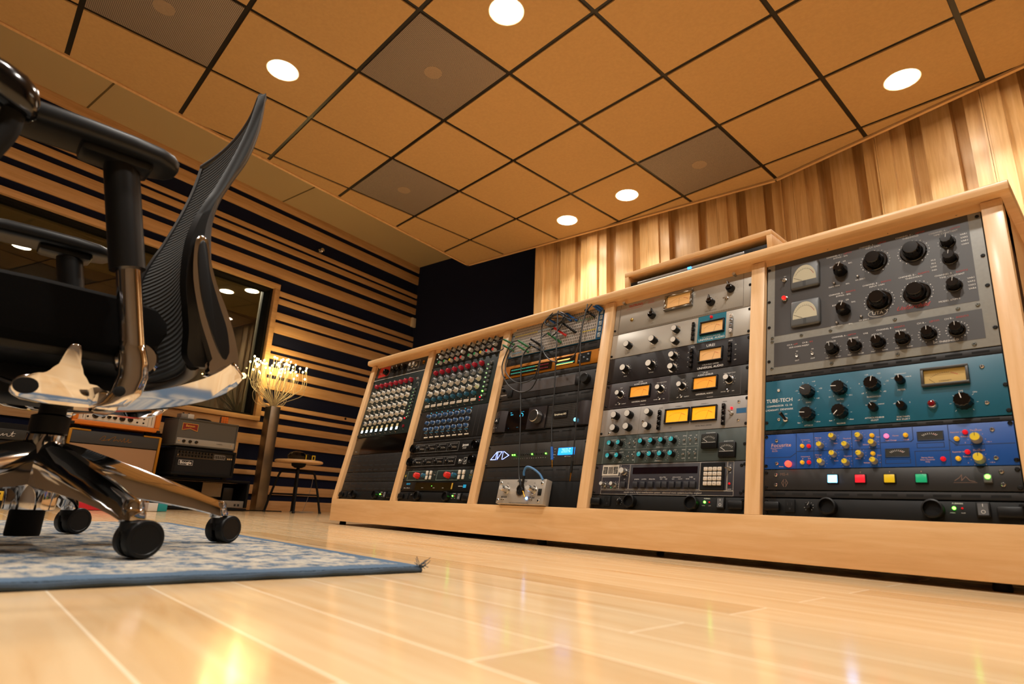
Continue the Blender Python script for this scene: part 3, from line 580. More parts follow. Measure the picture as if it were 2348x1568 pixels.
K = dict(
    fair=lambda: knobmesh('fair', r=.0205, h=.022, rt=.0165, body=BLKG, sk=(.0275, .004, BLKG)),
    oct=lambda: knobmesh('oct', hexa=8, r=.0165, h=.024, body=BLKG, ptr=(WHITE, .001)),
    fsm=lambda: knobmesh('fsm', r=.0125, h=.019, fl=10, rt=.011, body=BLKG, sk=(.0155, .003, BLKG), ptr=(WHITE, .0008)),
    chick=lambda: knobmesh('chick', chicken=1, r=.0125, h=.017, body=BLKG),
    ua=lambda: knobmesh('ua', r=.0088, h=.020, rt=.0085, body=BLKP, cap=SILK, sk=(.0125, .0015, SILV), skp=0),
    uab=lambda: knobmesh('uab', r=.0105, h=.018, rt=.010, body=BLKP, cap=SILK),
    ual=lambda: knobmesh('ual', r=.0118, h=.021, rt=.0112, body=BLKP, cap=SILK),
    tt=lambda: knobmesh('tt', r=.0165, h=.020, rt=.0145, body=BLKG, fl=12, ptr=(WHITE, .0014)),
    tts=lambda: knobmesh('tts', r=.0095, h=.016, rt=.0085, body=BLKG, ptr=(WHITE, .001)),
    foc=lambda: knobmesh('foc', r=.0072, h=.015, rt=.0062, body=mat('grey_knob_body', '8b8a84', .45), cap=YEL, ptr=(BLACKINK, .0008)),
    focb=lambda: knobmesh('focb', r=.0098, h=.017, rt=.0088, body=mat('grey_knob_body', '8b8a84', .45), cap=YEL, ptr=(BLACKINK, .0008)),
    cyan=lambda: knobmesh('cyan', r=.0085, h=.017, rt=.0078, body=BLKP, cap=CYAN, ptr=(WHITE, .0009)),
    sil=lambda: knobmesh('sil', r=.0095, h=.014, rt=.009, body=SILV, cap=SILK, sk=(.012, .004, SILV), skp=0),
    sil2=lambda: knobmesh('sil2', r=.0065, h=.016, rt=.006, body=SILV, cap=SILK, sk=(.0085, .007, SILV), skp=0),
    neve=lambda: knobmesh('neve', r=.0105, h=.017, rt=.0098, body=mat('cream_knob_side', 'dad4c8', .35), cap=mat('slate_knob_cap', '343b3d', .4), sk=(.0125, .002, IVORY), skp=0, ptr=(WHITE, .0009)),
    neveb=lambda: knobmesh('neveb', r=.0105, h=.015, rt=.0098, body=mat('cream_knob_side', 'dad4c8', .35), cap=mat('navy_knob_cap', '16283a', .35), ptr=(WHITE, .0009)),
    nevg=lambda: knobmesh('nevg', r=.0125, h=.016, rt=.0105, fl=8, body=mat('clear_grey_knob', '8c8f90', .2, coat=.5), cap=mat('mid_grey_cap', '3d4143', .35), ptr=(WHITE, .0009)),
    red=lambda: knobmesh('red', hexa=6, r=.0115, h=.018, body=CRIMSON, ptr=(WHITE, .0008)),
    redb=lambda: knobmesh('redb', r=.0125, h=.020, rt=.0105, fl=7, body=RED, ptr=(WHITE, .001)),
    tealk=lambda: knobmesh('tealk', r=.0095, h=.016, rt=.008, fl=7, body=TEALK, ptr=(WHITE, .001)),
    blu=lambda: knobmesh('blu', r=.0080, h=.012, rt=.0068, fl=6, body=BLUEK, ptr=(WHITE, .0018), sk=(.0095, .002, mat('pale_collar', 'a9b2ba', .4)), skp=0),
    gr5=lambda: knobmesh('gr5', r=.0088, h=.016, rt=.0085, body=LGREYK, cap=mat('charcoal_cap', '2b2c2c', .4)),
    wt5=lambda: knobmesh('wt5', r=.0088, h=.016, rt=.0085, body=LGREYK, cap=mat('white_cap', 'd2d6d4', .4)),
    gn5=lambda: knobmesh('gn5', r=.0088, h=.016, rt=.0075, body=LGREYK, cap=GREEN), yl5=lambda: knobmesh('yl5', r=.0088, h=.016, rt=.0075, body=LGREYK, cap=YEL), rd5=lambda: knobmesh('rd5', r=.0088, h=.016, rt=.0075, body=LGREYK, cap=RED),
    fur=lambda: knobmesh('fur', r=.0185, h=.018, rt=.017, body=BLKP), furs=lambda: knobmesh('furs', r=.007, h=.010, body=BLKP, fl=6, ptr=(WHITE, .0006)),
    apo=lambda: knobmesh('apo', r=.0235, h=.022, rt=.0225, body=SILV, cap=mat('dark_glossy_cap', '2c2b2a', .2)),
    aval=lambda: knobmesh('aval', r=.0105, h=.028, rt=.0095, body=SILV, cap=SILK, sk=(.0145, .002, SILV), skp=0))
def simple(key, fn):
    if key not in KM: m = MB(); fn(m); KM[key] = m.mesh(key)
    return KM[key]
def screw_fn(mt): return lambda m: (m.lathe([(.0042, 0), (.0042, .0012), (.003, .0026)], mt, None, 14), m.box(-.0028, .0028, -.0005, .0005, .0024, .0029, BLKM), m.box(-.0005, .0005, -.0028, .0028, .0024, .0029, BLKM))
def toggle_fn(m):
    m.lathe([(.006, 0), (.006, .002), (.0042, .0025), (.0042, .005)], SILV, None, 12); m.cyl((0, 0, .004), (0, .006, .015), .0013, SILV, .0022, 8)
def tsmall_fn(m): m.lathe([(.0032, 0), (.0032, .002)], SILV, None, 10); m.cyl((0, 0, .001), (0, .003, .008), .0008, SILV, .0014, 8)
def led_fn(mt, r=.0022): return lambda m: m.lathe([(r, 0), (r, r*.6), (r*.6, r*1.3)], mt, None, 12)
class U:
    def __init__(s, name, label, cat, k, v0, v1, group=None):
        s.v0 = v0; s.v1 = v1; s.E = thing(name, label, cat, rpos(k, 0, v0/1000), RROT, group); s.L = MB(); s.h = (v1-v0)/1000
    def P(s, u, v, w=0): return (u/1000, (v-s.v0)/1000, w)
    def plate(s, m, u0=0, u1=482.6, th=.003, deep=.16, g=.0006, screws=None, smat=None, slots=True):
        b = MB(); b.box(u0/1000, u1/1000, g, s.h-g, 0, th, m, .0005); s.th = th
        b.build('faceplate', s.E)
        if deep: b = MB(); b.box(.022, .46, .002, s.h-.002, -deep, -.0005, BLKM); b.build('chassis', s.E)
        if screws:
            me = simple('screw_'+(smat or BLKP).name, screw_fn(smat or BLKP))
            for u, v in screws: put(me, 'screw', s.E, s.P(u, v, th), (0, 0, R(random.randint(0, 89))))
        return s
    def corner(s, n=2, du=6):
        vs = [s.v0+7, s.v1-7] if n == 2 else [s.v0+7, (s.v0+s.v1)/2, s.v1-7]
        return [(du, v) for v in vs]+[(482.6-du, v) for v in vs]
    def knob(s, kind, u, v, ang=0, label=None): return put(K[kind](), 'knob', s.E, s.P(u, v, s.th), (0, 0, R(-ang)), label)
    def ticks(s, u, v, r, n=11, ln=2, a0=-140, a1=140, w=.5, m=None):
        for i in range(n):
            a = R(a0+(a1-a0)*i/(n-1)); sx, cy = math.sin(a), math.cos(a)
            s.L.line([((u+sx*r)/1000, (v-s.v0+cy*r)/1000), ((u+sx*(r+ln))/1000, (v-s.v0+cy*(r+ln))/1000)], w/1000, s.th+.0002, m or WHITE)
    def num(s, u, v, r, labs, size=3, a0=-140, a1=140, m=None):
        for i, t in enumerate(labs):
            a = R(a0+(a1-a0)*i/(len(labs)-1)); s.txt(t, size, u+math.sin(a)*r, v+math.cos(a)*r, m)
    def txt(s, t, size, u, v, m=None, **k): s.L.text(t, size*1.35/1000, u/1000, (v-s.v0)/1000, s.th+.0002, m or WHITE, **k); return s
    def rect(s, u0, u1, v0, v1, m=None, w=.6, r=0):
        s.L.line([(u0/1000, (v0-s.v0)/1000), (u1/1000, (v0-s.v0)/1000), (u1/1000, (v1-s.v0)/1000), (u0/1000, (v1-s.v0)/1000)], w/1000, s.th+.0002, m or WHITE, True)
    def ln(s, pts, m=None, w=.6): s.L.line([(a/1000, (b-s.v0)/1000) for a, b in pts], w/1000, s.th+.0002, m or WHITE)
    def fill(s, u0, u1, v0, v1, m, name='plate_inlay', z=.0004, dz=0):
        b = MB(); b.box(u0/1000, u1/1000, (v0-s.v0)/1000, (v1-s.v0)/1000, s.th-.0005, s.th+z, m); return b.build(name, s.E)
    def btn(s, u, v, w, h, m, name='button', z=.003, bev=.0006, label=None):
        key = 'b%s_%g_%g_%g' % (m.name, w, h, z)
        me = simple(key, lambda b: b.box(-w/2000, w/2000, -h/2000, h/2000, 0, z, m, bev)); return put(me, name, s.E, s.P(u, v, s.th), label=label)
    def led(s, u, v, m, r=.0022, name='indicator_light', label=None): return put(simple('led_%s_%g' % (m.name, r), led_fn(m, r)), name, s.E, s.P(u, v, s.th), label=label)
    def tog(s, u, v, rot=0, small=False): return put(simple('tgs' if small else 'tg', tsmall_fn if small else toggle_fn), 'toggle_switch', s.E, s.P(u, v, s.th), (0, 0, R(rot)))
    def meter(s, u0, u1, v0, v1, face, frame=None, needle=-35, fw=4, ht=.006, red=True, label=None, text=None):
        a, c, e, f = [x/1000 for x in (u0, u1, v0-s.v0, v1-s.v0)]; q = fw/1000; fr = frame or BLKP; z = s.th
        b = MB()
        for bx in ((a, c, e, e+q), (a, c, f-q, f), (a, a+q, e+q, f-q), (c-q, c, e+q, f-q)): b.box(*bx, z-.001, z+ht, fr, .0006)
        o = b.build('meter', s.E, label=label); b = MB(); b.box(a+q, c-q, e+q, f-q, z-.001, z+.001, face); b.build('meter_face', o)
        b = MB(); cx, cy = (a+c)/2, e-(f-e)*.25; Rr = (f-e)*.95; zz = z+.0012
        for i in range(15):
            an = R(-38+76*i/14); p0 = (cx+math.sin(an)*Rr, cy+math.cos(an)*Rr); p1 = (cx+math.sin(an)*Rr*1.06, cy+math.cos(an)*Rr*1.06); b.line([p0, p1], .0003, zz, BLACKINK if i < 10 else REDINK)
        b.line([(cx+math.sin(R(x))*Rr, cy+math.cos(R(x))*Rr) for x in range(-38, 16, 6)], .0003, zz, BLACKINK); b.line([(cx+math.sin(R(x))*Rr, cy+math.cos(R(x))*Rr) for x in range(16, 40, 6)], .0009, zz, REDINK)
        if text: b.text(text, .0045, cx, e+q+.006, zz, BLACKINK)
        x1 = cx+math.sin(R(needle))*Rr*1.0; y1 = cy+math.cos(R(needle))*Rr; t0 = max(0, (e+q+.0005-cy)/(y1-cy)); b.line([(cx+(x1-cx)*t0, cy+(y1-cy)*t0), (x1, y1)], .0005, zz+.0006, BLACKINK); b.build('needle_and_scale', o)
        return o
    def done(s, name='lettering'):
        if len(s.L.bm.verts): s.L.build(name, s.E)
        else: s.L.bm.free()
def vent(k, v0, v1, label, rows=1, n=10, w=30, col=None):
    x = U('vent_panel', label, 'rack panel', k, v0, v1, 'black vented rack panels'); m = col or mat('black_vent_steel', '1f1d1c', .5, spec=.35)
    x.plate(m, deep=0, th=.0015)
    hh = v1-v0
    for r in range(rows):
        vv = v0+hh*(r+.5)/rows
        for i in range(n):
            uu = 482.6*(i+.75)/(n+.5); x.L.quad((uu-w/2)/1000, (uu+w/2)/1000, (vv-v0-min(2.4, hh*.2))/1000, (vv-v0+min(2.4, hh*.2))/1000, .0017, mat('vent_hole', '020202', .9))
    x.done('slots')
def furman(k, label, bright=False):
    x = U('power_conditioner', label, 'power conditioner', k, .8, 43.6, 'black power conditioners at the foot of the rack bays')
    x.plate(mat('black_powder_coat', '0d0e0e', .5, spec=.3), screws=[(6, 8), (6, 37), (476, 8), (476, 37)], deep=.2)
    b = MB(); b.box(.062-.011, .062+.011, .010, .040, .003, .006, BLKM, .001); o = b.build('outlet', x.E)
    b = MB(); b.box(.056, .0575, .026, .033, .006, .0062, BLACKINK); b.box(.066, .0675, .026, .033, .006, .0062, BLACKINK); b.lathe([(.0022, 0), (.0022, .0003)], BLACKINK, Matrix.Translation((.062, .0185, .006)), 10); b.build('outlet_slots', o)
    x.knob('furs', 103, 26, 30); x.ticks(103, 26, 9, 9, 1.5)
    for u in (146, 341):
        b = MB(); b.lathe([(.0185, 0), (.0185, .016), (.0155, .017), (.0145, .009)], BLKP, Matrix.Translation((u/1000, .0245, .003)), 28, mats=[BLKP, BLKP, BLKP, BLKM]); b.build('light_pull_cap', x.E)
    x.led(374, 30, LEDG, .003); x.led(387, 30, REDOFF, .0018); x.txt('FURMAN', 3.2, 380, 39); x.txt('NORMAL', 1.6, 371, 21); x.txt('CLAMP', 1.6, 388, 21)
    b = MB(); b.box(.409, .431, .013, .041, .003, .010, BLKP, .0015); o = b.build('rocker_switch', x.E); b = MB(); b.box(.412, .428, .016, .038, .010, .0105, mat('switch_grey', '55575a', .4)); b.line([(.420, .032), (.420, .0365)], .0008, .0107, WHITE); b.line([(.420+.003*math.cos(R(a)), .022+.003*math.sin(R(a))) for a in range(0, 361, 30)], .0007, .0107, WHITE); b.build('switch_rocker', o)
    for u0, u1 in ((4, 40), (440, 479)):
        b = MB(); b.box(u0/1000, u1/1000, .012, .033, .003, .014, BLKP, .004); b.build('rack_ear_grip', x.E)
    x.txt('FURMAN', 4, 22, 23); x.done()
VU = mat('cream_meter_face', 'b89a58', .5, emit=.1, ecol='c99840'); VUY = mat('lit_amber_meter_face', 'a87830', .5, emit=.65, ecol='ff9828'); VUL = mat('bright_yellow_meter_face', 'a06418', .5, emit=1.05, ecol='ff9c0c'); VUD = mat('dark_meter_face', '23241f', .4); VUT = mat('tan_meter_face', 'c8a070', .5, emit=.35, ecol='e09848'); VUW = mat('ivory_meter_face', 'b0a88e', .5, emit=.05, ecol='e8d8a8')

# ---- bay 5 (nearest)
GF = mat('hammered_grey_frame', '8d8e89', .5, vary=.15, vscale=120); GP = mat('charcoal_engraved_panel', '3a3838', .45)
x = U('compressor', 'tall grey stereo tube limiter marked UTA with two arched meters, top of nearest bay', 'compressor', 4, 362.5, 711)
x.plate(GF, deep=.3, screws=[(15, 708-v) for v in (2, 239, 250, 328)]+[(160, 705), (300, 705), (440, 705), (90, 463), (160, 462), (300, 462), (420, 462), (160, 372), (300, 372), (440, 372), (455, 463)], smat=mat('grey_screw', '77776f', .4, .6))
x.fill(20, 459, 473, 701, GP, 'front_panel'); x.fill(20, 460.5, 383, 452.5, GP, 'front_panel'); x.th += .0006
SB = simple('bsc', screw_fn(BLKP))
for u, v in ((4, 684), (5, 581), (6, 502), (7, 401), (476, 687), (476, 582), (476, 506), (478, 404)): put(SB, 'rack_screw', x.E, x.P(u, v, .003))
for v0, nd in ((638, -48), (563-25, -48)):
    u0_, u1_, a, c = 65, 139, v0-39, v0+39
    if v0 < 600: a, c = 486, 563
    b = MB(); b.box(u0_/1000, u1_/1000, (a-x.v0)/1000, (c-x.v0)/1000, x.th-.001, x.th+.009, mat('meter_bezel_grey', '55585a', .4), .006, seg=3); o = b.build('meter', x.E)
    cx, cy = .102, (a-x.v0)/1000+.017; z = x.th+.0092
    b = MB(); arc = [(cx+.030*math.cos(R(q)), cy+.008+.044*math.sin(R(q))) for q in range(0, 181, 10)]; b.prism([(cx+.030, cy+.004)]+arc+[(cx-.030, cy+.004)], z-.0005, z, VUW); b.build('meter_face', o)
    b = MB(); b.line([(cx+.026*math.cos(R(q)), cy+.006+.034*math.sin(R(q))) for q in range(30, 151, 8)], .0004, z+.0002, BLACKINK); b.line([(cx+.026*math.cos(R(q)), cy+.006+.034*math.sin(R(q))) for q in range(25, 60, 5)], .001, z+.0002, REDINK)
    for q in range(30, 151, 10): b.line([(cx+.026*math.cos(R(q)), cy+.006+.034*math.sin(R(q))), (cx+.029*math.cos(R(q)), cy+.006+.038*math.sin(R(q)))], .0004, z+.0002, BLACKINK)
    b.line([(cx-.006, cy+.005), (cx-.027, cy+.017)], .0009, z+.0003, BLACKINK)
    for d in (-.003, -.001, .001, .003): b.line([(cx+d, cy-.013), (cx+d, cy+.003)], .0006, z+.0003, BLACKINK)
    b.build('needle_and_scale', o)
x.tog(47, 640, 150); x.txt('ON', 3, 48, 652)
b = MB(); b.lathe([(.008, 0), (.008, .003), (.0065, .004), (.0065, .006)], SILV, None, 16); b.lathe([(.0055, .006), (.0055, .010), (.003, .013)], mat('red_jewel', 'd01c20', .15, emit=.8, ecol='ff2020', coat=.6), None, 14); b.build('pilot_lamp', x.E, x.P(48, 581, x.th), label='red jewel pilot lamp')
for u, v in ((190, 627), (193, 512)):
    x.knob('oct', u, v, 20); x.num(u, v, 29, ['BYP', 'VU', 'GR', 'BAL'], 4.2, -50, 50); x.txt('GAIN TRIM', 4, u-18, v-41); x.txt('BAL', 4, u+14, v-41); x.txt('GR ZERO', 4, u+43, v-37)
    for du, dv in ((-17, -32), (38, -27)): put(simple('trim', led_fn(SILV, .0034)), 'trimmer', x.E, x.P(u+du, v+dv, x.th))
    c_ = 'A' if v > 600 else 'B'; x.txt('CHANNEL '+c_+' -', 4.4, u-16, v+50); x.txt('LEFT/M' if c_ == 'A' else 'RIGHT/S', 4.4, u+17, v+50, REDINK); x.txt('BYPASS - BAL', 4.4, u, v+43)
for u, v in ((268, 632), (349, 633), (271, 519), (348, 520)):
    x.knob('fair', u, v, 0); c_ = 'A' if v > 600 else 'B'
    for i in range(21):
        a = R(-150+300*i/20); x.L.lathe([(.0007 if i % 2 else .0012, x.th), (.0007 if i % 2 else .0012, x.th+.0003)], WHITE, Matrix.Translation(((u+math.sin(a)*32)/1000, (v-x.v0+math.cos(a)*32)/1000, 0)), 8)
    x.txt('CHANNEL '+c_+' -', 4.4, u-16, v+50); x.txt('LEFT/M' if c_ == 'A' else 'RIGHT/S', 4.4, u+17, v+50, REDINK); x.txt('INPUT GAIN' if u < 300 else 'THRESHOLD', 4.4, u-3, v+43)
for u, v, lt in ((417, 637, 1), (418, 592, 2), (419, 520, 3)):
    x.knob('fsm', u, v, 10); x.ticks(u, v, 18, 8, 1.5, -130, 60)
    if lt != 2:
        for i in range(4): x.txt('VAR%d' % (i+1), 4.2, u+31, v+12-i*9)
        x.txt('CHANNEL %s -' % 'A B'[0 if lt == 1 else 2], 4.4, u-16, v+34); x.txt('LEFT/M' if lt == 1 else 'RIGHT/S', 4.4, u+17, v+34, REDINK); x.txt('TIME CONSTANT', 4.4, u-2, v+27)
    else:
        for i, q in enumerate(('M-S', 'M-S', 'LINK', 'IND')): x.txt(q, 4.2, u-32, v+6-i*9)
b = x.L; el = [(.266+.020*math.cos(R(q)), (487-x.v0)/1000+.0095*math.sin(R(q))) for q in range(0, 361, 12)]; b.line(el, .0011, x.th+.0002, WHITE); x.txt('UTA', 9, 266, 487)
x.txt('Unfairchild', 11, 336, 487, REDINK, shear=.5); x.txt('MODEL 670M II', 4.4, 407, 486)
for i, u in enumerate((164, 214, 264, 313)):
    x.knob('fsm', u, 408, -8); x.ticks(u, 408, 18, 9, 2); x.txt('ATTACK' if i % 2 == 0 else 'RELEASE', 4.2, u-3, 431); x.txt('FAST', 3.2, u-12, 388); x.txt('SLOW', 3.2, u+12, 388)
x.txt('CHANNEL A -', 4.2, 180, 441); x.txt('LEFT/M', 4.2, 208, 441, REDINK); x.txt('VAR', 4.2, 238, 438); x.txt('CHANNEL B -', 4.2, 278, 441); x.txt('RIGHT/S', 4.2, 308, 441, REDINK)
for u, q in ((363, 'CH A -'), (414, 'CH B -')): x.knob('fsm', u, 411, 0); x.ticks(u, 411, 19, 18, 1.6, -160, 160, .9); x.txt(q, 4.4, u-12, 441); x.txt('LEFT/M' if u < 400 else 'RIGHT/S', 4.4, u+12, 441, REDINK)
x.txt('DC THRESHOLD', 4.6, 392, 388); x.txt('CH A -', 4.2, 62, 440); x.txt('CH B -', 4.2, 100, 440); x.txt('SIDE CHAIN INSERT', 4.2, 84, 432); x.txt('L/M', 4.2, 76, 440, REDINK); x.txt('R/S', 4.2, 114, 440, REDINK)
for u in (79, 117): x.tog(u, 405, 0, True); x.txt('IN', 3.6, u, 419); x.txt('OUT', 3.6, u, 393)
x.done()
vent(4, 345.5, 361.5, 'thin black vented panel between the grey tube limiter and the teal compressor')
TEAL = mat('teal_enamel', '0e5a72', .4, vary=.08, vscale=30)
x = U('compressor', 'teal three-rack-unit tube compressor lettered TUBE-TECH', 'compressor', 4, 212.5, 344.5); x.plate(TEAL, deep=.28, screws=[(4, 232), (480, 276), (479, 222)])
for u, v in ((33, 317), (34, 239), (447, 320), (447, 241)): put(simple('ssc', screw_fn(SILV)), 'screw', x.E, x.P(u, v, .003))
for u, v, an in ((105, 304, -60), (177, 304, -85), (247, 305, 12), (105, 245, -85), (177, 245, -140), (410, 246, -12)):
    x.knob('tt', u, v, an); x.ticks(u, v, 21, 7, 3)
for u, v, n in ((105, 304, ['off', '-10', '0', '+10', '+20', '+30']), (177, 304, ['2:1', '10:1']), (247, 305, ['off', '0', '+10', '+20', '-30', '-40']), (105, 245, ['fast', 'slow']), (177, 245, ['fast', 'slow'])): x.num(u, v, 29, n, 3.6, -130, 130)
for u, v, q in ((105, 277, 'GAIN'), (177, 277, 'RATIO'), (247, 276, 'THRESHOLD'), (105, 218, 'ATTACK'), (177, 218, 'RELEASE'), (302, 286, 'METER'), (410, 222, '')): x.txt(q, 3.8, u, v)
for u, v, an, q in ((302, 308, -5, 0), (246, 249, -30, 'ATTACK/RELEASE'), (301, 247, -25, 'SIDECHAIN')):
    x.knob('tts', u, v, an); x.num(u, v, 17, ['input', 'compression', 'output'] if not q else (['fix', 'fix/man', 'manual'] if q[0] == 'A' else ['off', '1', '2']), 3.2, -60, 60)
    if q: x.txt(q, 3.6, u, v-23); x.txt('SELECT' if q[0] == 'A' else 'BUS SELECT', 3.6, u, v-29)
x.txt('OFF', 3.4, 407, 271); x.txt('ON', 3.4, 430, 266)
b = MB(); b.lathe([(.0095, 0), (.010, .003), (.008, .007), (.0072, .008)], CHROME, None, 20); b.lathe([(.0068, .008), (.006, .0115), (.002, .013)], mat('dark_red_jewel', '6d0f1a', .1, coat=.8), None, 16); b.build('pilot_lamp', x.E, x.P(356, 246, .003), label='dark red jewel pilot lamp in a chrome collar')
x.meter(341, 425, 286, 328, VU, mat('bronze_meter_frame', '3b3a36', .4), -45, 5, .008, text='LYDKRAFT')
b = MB(); b.lathe([(.0062, 0), (.0062, .003), (.005, .004)], SILV, None, 12); b.cyl((0, 0, .003), (-.006, .012, .02), .003, BLKP, .0045, 10); b.build('toggle_switch', x.E, x.P(51, 237, .003)); x.txt('ON', 3.2, 51, 252)
x.txt('TUBE-TECH', 10, 35, 289, sx=.93); x.txt('COMPRESSOR  CL 1B', 5, 35, 275); x.txt('LYDKRAFT  DENMARK', 5, 35, 264.5); x.done()
vent(4, 201.5, 211.8, 'thin black vented panel between the teal and the bright blue compressors')
FB = mat('focus_blue_enamel', '0c4a9a', .42); FD = mat('dark_blue_groove', '08264f', .5)
x = U('compressor', 'bright blue two-rack-unit compressor lettered Focusrite with yellow-capped knobs', 'compressor', 4, 113, 200.5); x.plate(FB, deep=.28, screws=[(4, 195), (4, 121), (478, 196), (479, 123)], smat=BLKG)
for p in ([(76, 200), (76, 114)], [(116, 200), (116, 114)], [(198, 200), (198, 114)], [(254, 200), (254, 114)], [(76, 155), (254, 155)], [(2, 142), (62, 142), (76, 152)], [(256, 168), (312, 168), (316, 172), (316, 200)], [(378, 200), (378, 168), (390, 156), (480, 156)], [(378, 168), (377, 114)], [(317, 114), (317, 146), (377, 146)]): x.ln(p, FD, 1.4)
for u0, u1, v0, v1 in ((322, 369, 153, 163), (262, 308, 121, 130)): x.rect(u0, u1, v0, v1, FD, 1.2)
for u, v, an in ((132, 167, -20), (159, 186, 0), (186, 165, -35), (214, 184, -100), (240, 167, -50), (133, 127, -20), (159, 145, 0), (185, 125, -35), (214, 143, -100), (241, 127, -50)): x.knob('foc', u, v, an); x.ticks(u, v, 10.5, 9, 1.5, m=PINKINK)
for u, v in ((423, 167), (424, 126)): x.knob('focb', u, v, 0); x.ticks(u, v, 13, 7, 1.5, m=PINKINK); x.txt('Threshold', 3.4, u, v+18, PINKINK); x.num(u, v, 20, ['0', '-10', '+10 +'], 2.6, -110, 110, PINKINK)
for u, v, c in ((90, 168, 0), (105, 167, 1), (90, 128, 0), (105, 128, 1), (239, 185, 0), (239, 144, 0), (303, 182, 0), (391, 169, 0), (406, 182, 1), (390, 128, 0), (406, 141, 1), (365, 128, 1)):
    x.led(u, v, REDOFF if c else YELOFF, .0048, 'button')
x.led(267, 182, mat('lit_pink_button', 'ff5070', .3, emit=2.5), .0048, 'button'); x.led(58, 125, mat('lit_power_button', 'ff4038', .3, emit=4, ecol='ff3020'), .0075, 'power_button', 'glowing red power button')
for a in ((323, 370, 168, 188), (262, 308, 134, 154)): x.meter(*a, VUD, FD, -30, 1.5, .0015); 
for u0, v0 in ((346, 172), (285, 138)):
    for i in range(9): an = R(-50+100*i/8); x.L.line([((u0+math.sin(an)*13)/1000, (v0-113+math.cos(an)*9)/1000), ((u0+math.sin(an)*18)/1000, (v0-113+math.cos(an)*12)/1000)], .0006, .0052, WHITE)
for u, v in ((29, 184), (30, 127), (449, 185), (449, 128)): put(simple('ssc', screw_fn(SILV)), 'screw', x.E, x.P(u, v, .003))
x.txt('Focusrite', 9.5, 40, 172, PINKINK, bold=.00004*0); x.txt('Dual Compressor', 2.8, 29, 165, PINKINK); x.txt('Limiter', 2.8, 24, 161.5, PINKINK); x.txt('Blue 230', 2.8, 25, 157.5, PINKINK); x.txt('Power', 3, 41, 119, PINKINK)
for dv in (0, -41): 
    for q, u, v in (('Compressor', 97, 183), ('In', 91, 178), ('O/L', 106, 178), ('Make-up', 126, 186), ('Gain', 124, 181), ('Ratio', 164, 171), ('Threshold', 188, 181), ('Auto', 251, 181), ('Attack', 209, 175), ('Release', 226, 165), ('Expander In', 391, 183)): x.txt(q, 3, u, v+dv, PINKINK)
x.txt('Meters', 3, 284, 182, PINKINK); x.txt('Gain Change', 3, 275, 172, PINKINK); x.txt('+10dB', 3, 303, 172, PINKINK)
for i, q in enumerate(('Stereo Mode', 'Select Controls', 'Only')): x.txt(q, 3, 338, 132-i*4.5, PINKINK)
x.txt('Release', 3, 404, 173, PINKINK); x.txt('Release', 3, 404, 132, PINKINK); x.done()
x = U('mastering_controller', 'black rack unit with four square coloured buttons under the blue compressor', 'audio controller', 4, 63, 112.4); x.plate(mat('black_anodised', '232222', .42, vary=.25, vscale=9), deep=.2, screws=[(5, 105), (5, 70), (478, 105), (478, 70)])
for u, m, l in ((156, mat('lit_blue_button', '60b8ff', .3, emit=7, ecol='58b0ff'), 'glowing blue-white square button'), (212, mat('lit_red_square', 'e02030', .3, emit=.5), 'red square button'), (268, mat('lit_yellow_square', 'c8a81a', .3, emit=.35), 'yellow square button'), (325, mat('lit_green_square', '189868', .3, emit=.4), 'green square button')):
    b = MB(); b.box(-.0115, .0115, -.0105, .0105, 0, .0025, BLKM, .0005); o = b.build('button_collar', x.E, x.P(u, 88, .003)); b = MB(); b.box(-.0098, .0098, -.0085, .0085, .0025, .0055, m, .001); b.build('button', o, label=l)
for i, u in enumerate((156, 212, 268, 325)): x.txt(str(i+1), 3, u, 103, PINKINK)
b = MB(); b.box(-.0065, .0065, -.009, .006, 0, .006, mat('grey_button', '5a5c5c', .4), .001); b.lathe([(.0045, 0), (.004, .002)], LEDG, Matrix.Translation((0, .002, .006)), 14); b.build('power_switch', x.E, x.P(433, 88, .003))
for u, v in ((28, 99), (28, 75), (454, 101), (454, 76)): put(simple('ssc', screw_fn(SILV)), 'screw', x.E, x.P(u, v, .003))
x.txt('MS-4', 7, 48, 100, mat('bronze_ink', '6d5446', .5)); BZ = MC['bronze_ink']
for sg in (-1, 1):
    x.ln([(49+sg*2, 88), (49+sg*7, 80), (49+sg*2, 71)], BZ, 1.2); x.ln([(49+sg*4, 86), (49+sg*1.5, 80), (49+sg*4, 73)], BZ, 1)
x.ln([(380, 84), (388, 90), (392, 96), (391, 84), (398, 92), (404, 84), (412, 82)], BZ, 1.2); x.ln([(378, 80), (415, 80)], BZ, .7); x.done()
vent(4, 46, 62, 'thin black vented panel under the unit with coloured square buttons')
furman(4, 'black power conditioner at the foot of the nearest rack bay')

# ---- bay 4
SP = mat('worn_silver_panel', 'a9a49a', .38, .35, vary=.12, vscale=14)
x = U('compressor', 'silver three-rack-unit levelling amplifier lettered TELETRONIX with black pointer knobs', 'compressor', 3, 583.5, 711); x.plate(SP, deep=.25, screws=[(5, 600), (477, 654)])
x.ln([(18, 708), (18, 589), (458, 587), (456, 711)], mat('panel_gap', '24211d', .8), .8); x.fill(20, 456, 586, 590, mat('piano_hinge', '8d877c', .35, .8), 'hinge')
for i in range(60): x.L.quad((20+i*7.3)/1000, (20.4+i*7.3)/1000, 2.4/1000, 6.6/1000, .0036, MC['panel_gap'])
for u, v, an in ((152, 627, 0), (358, 625, -10), (419, 655, -15)): x.knob('chick', u, v, an); x.ticks(u, v, 20, 12, 2, m=BLACKINK)
x.meter(197, 296, 629, 686, VUT, mat('chrome_meter_frame', '9a9c9c', .15, 1), 0, 7, .010)
x.tog(406, 627, 160); b = MB(); b.lathe([(.006, 0), (.0055, .003), (.004, .004)], mat('brass_button', 'b89a5c', .3, 1), None, 14); b.build('push_button', x.E, x.P(70, 630, .003))
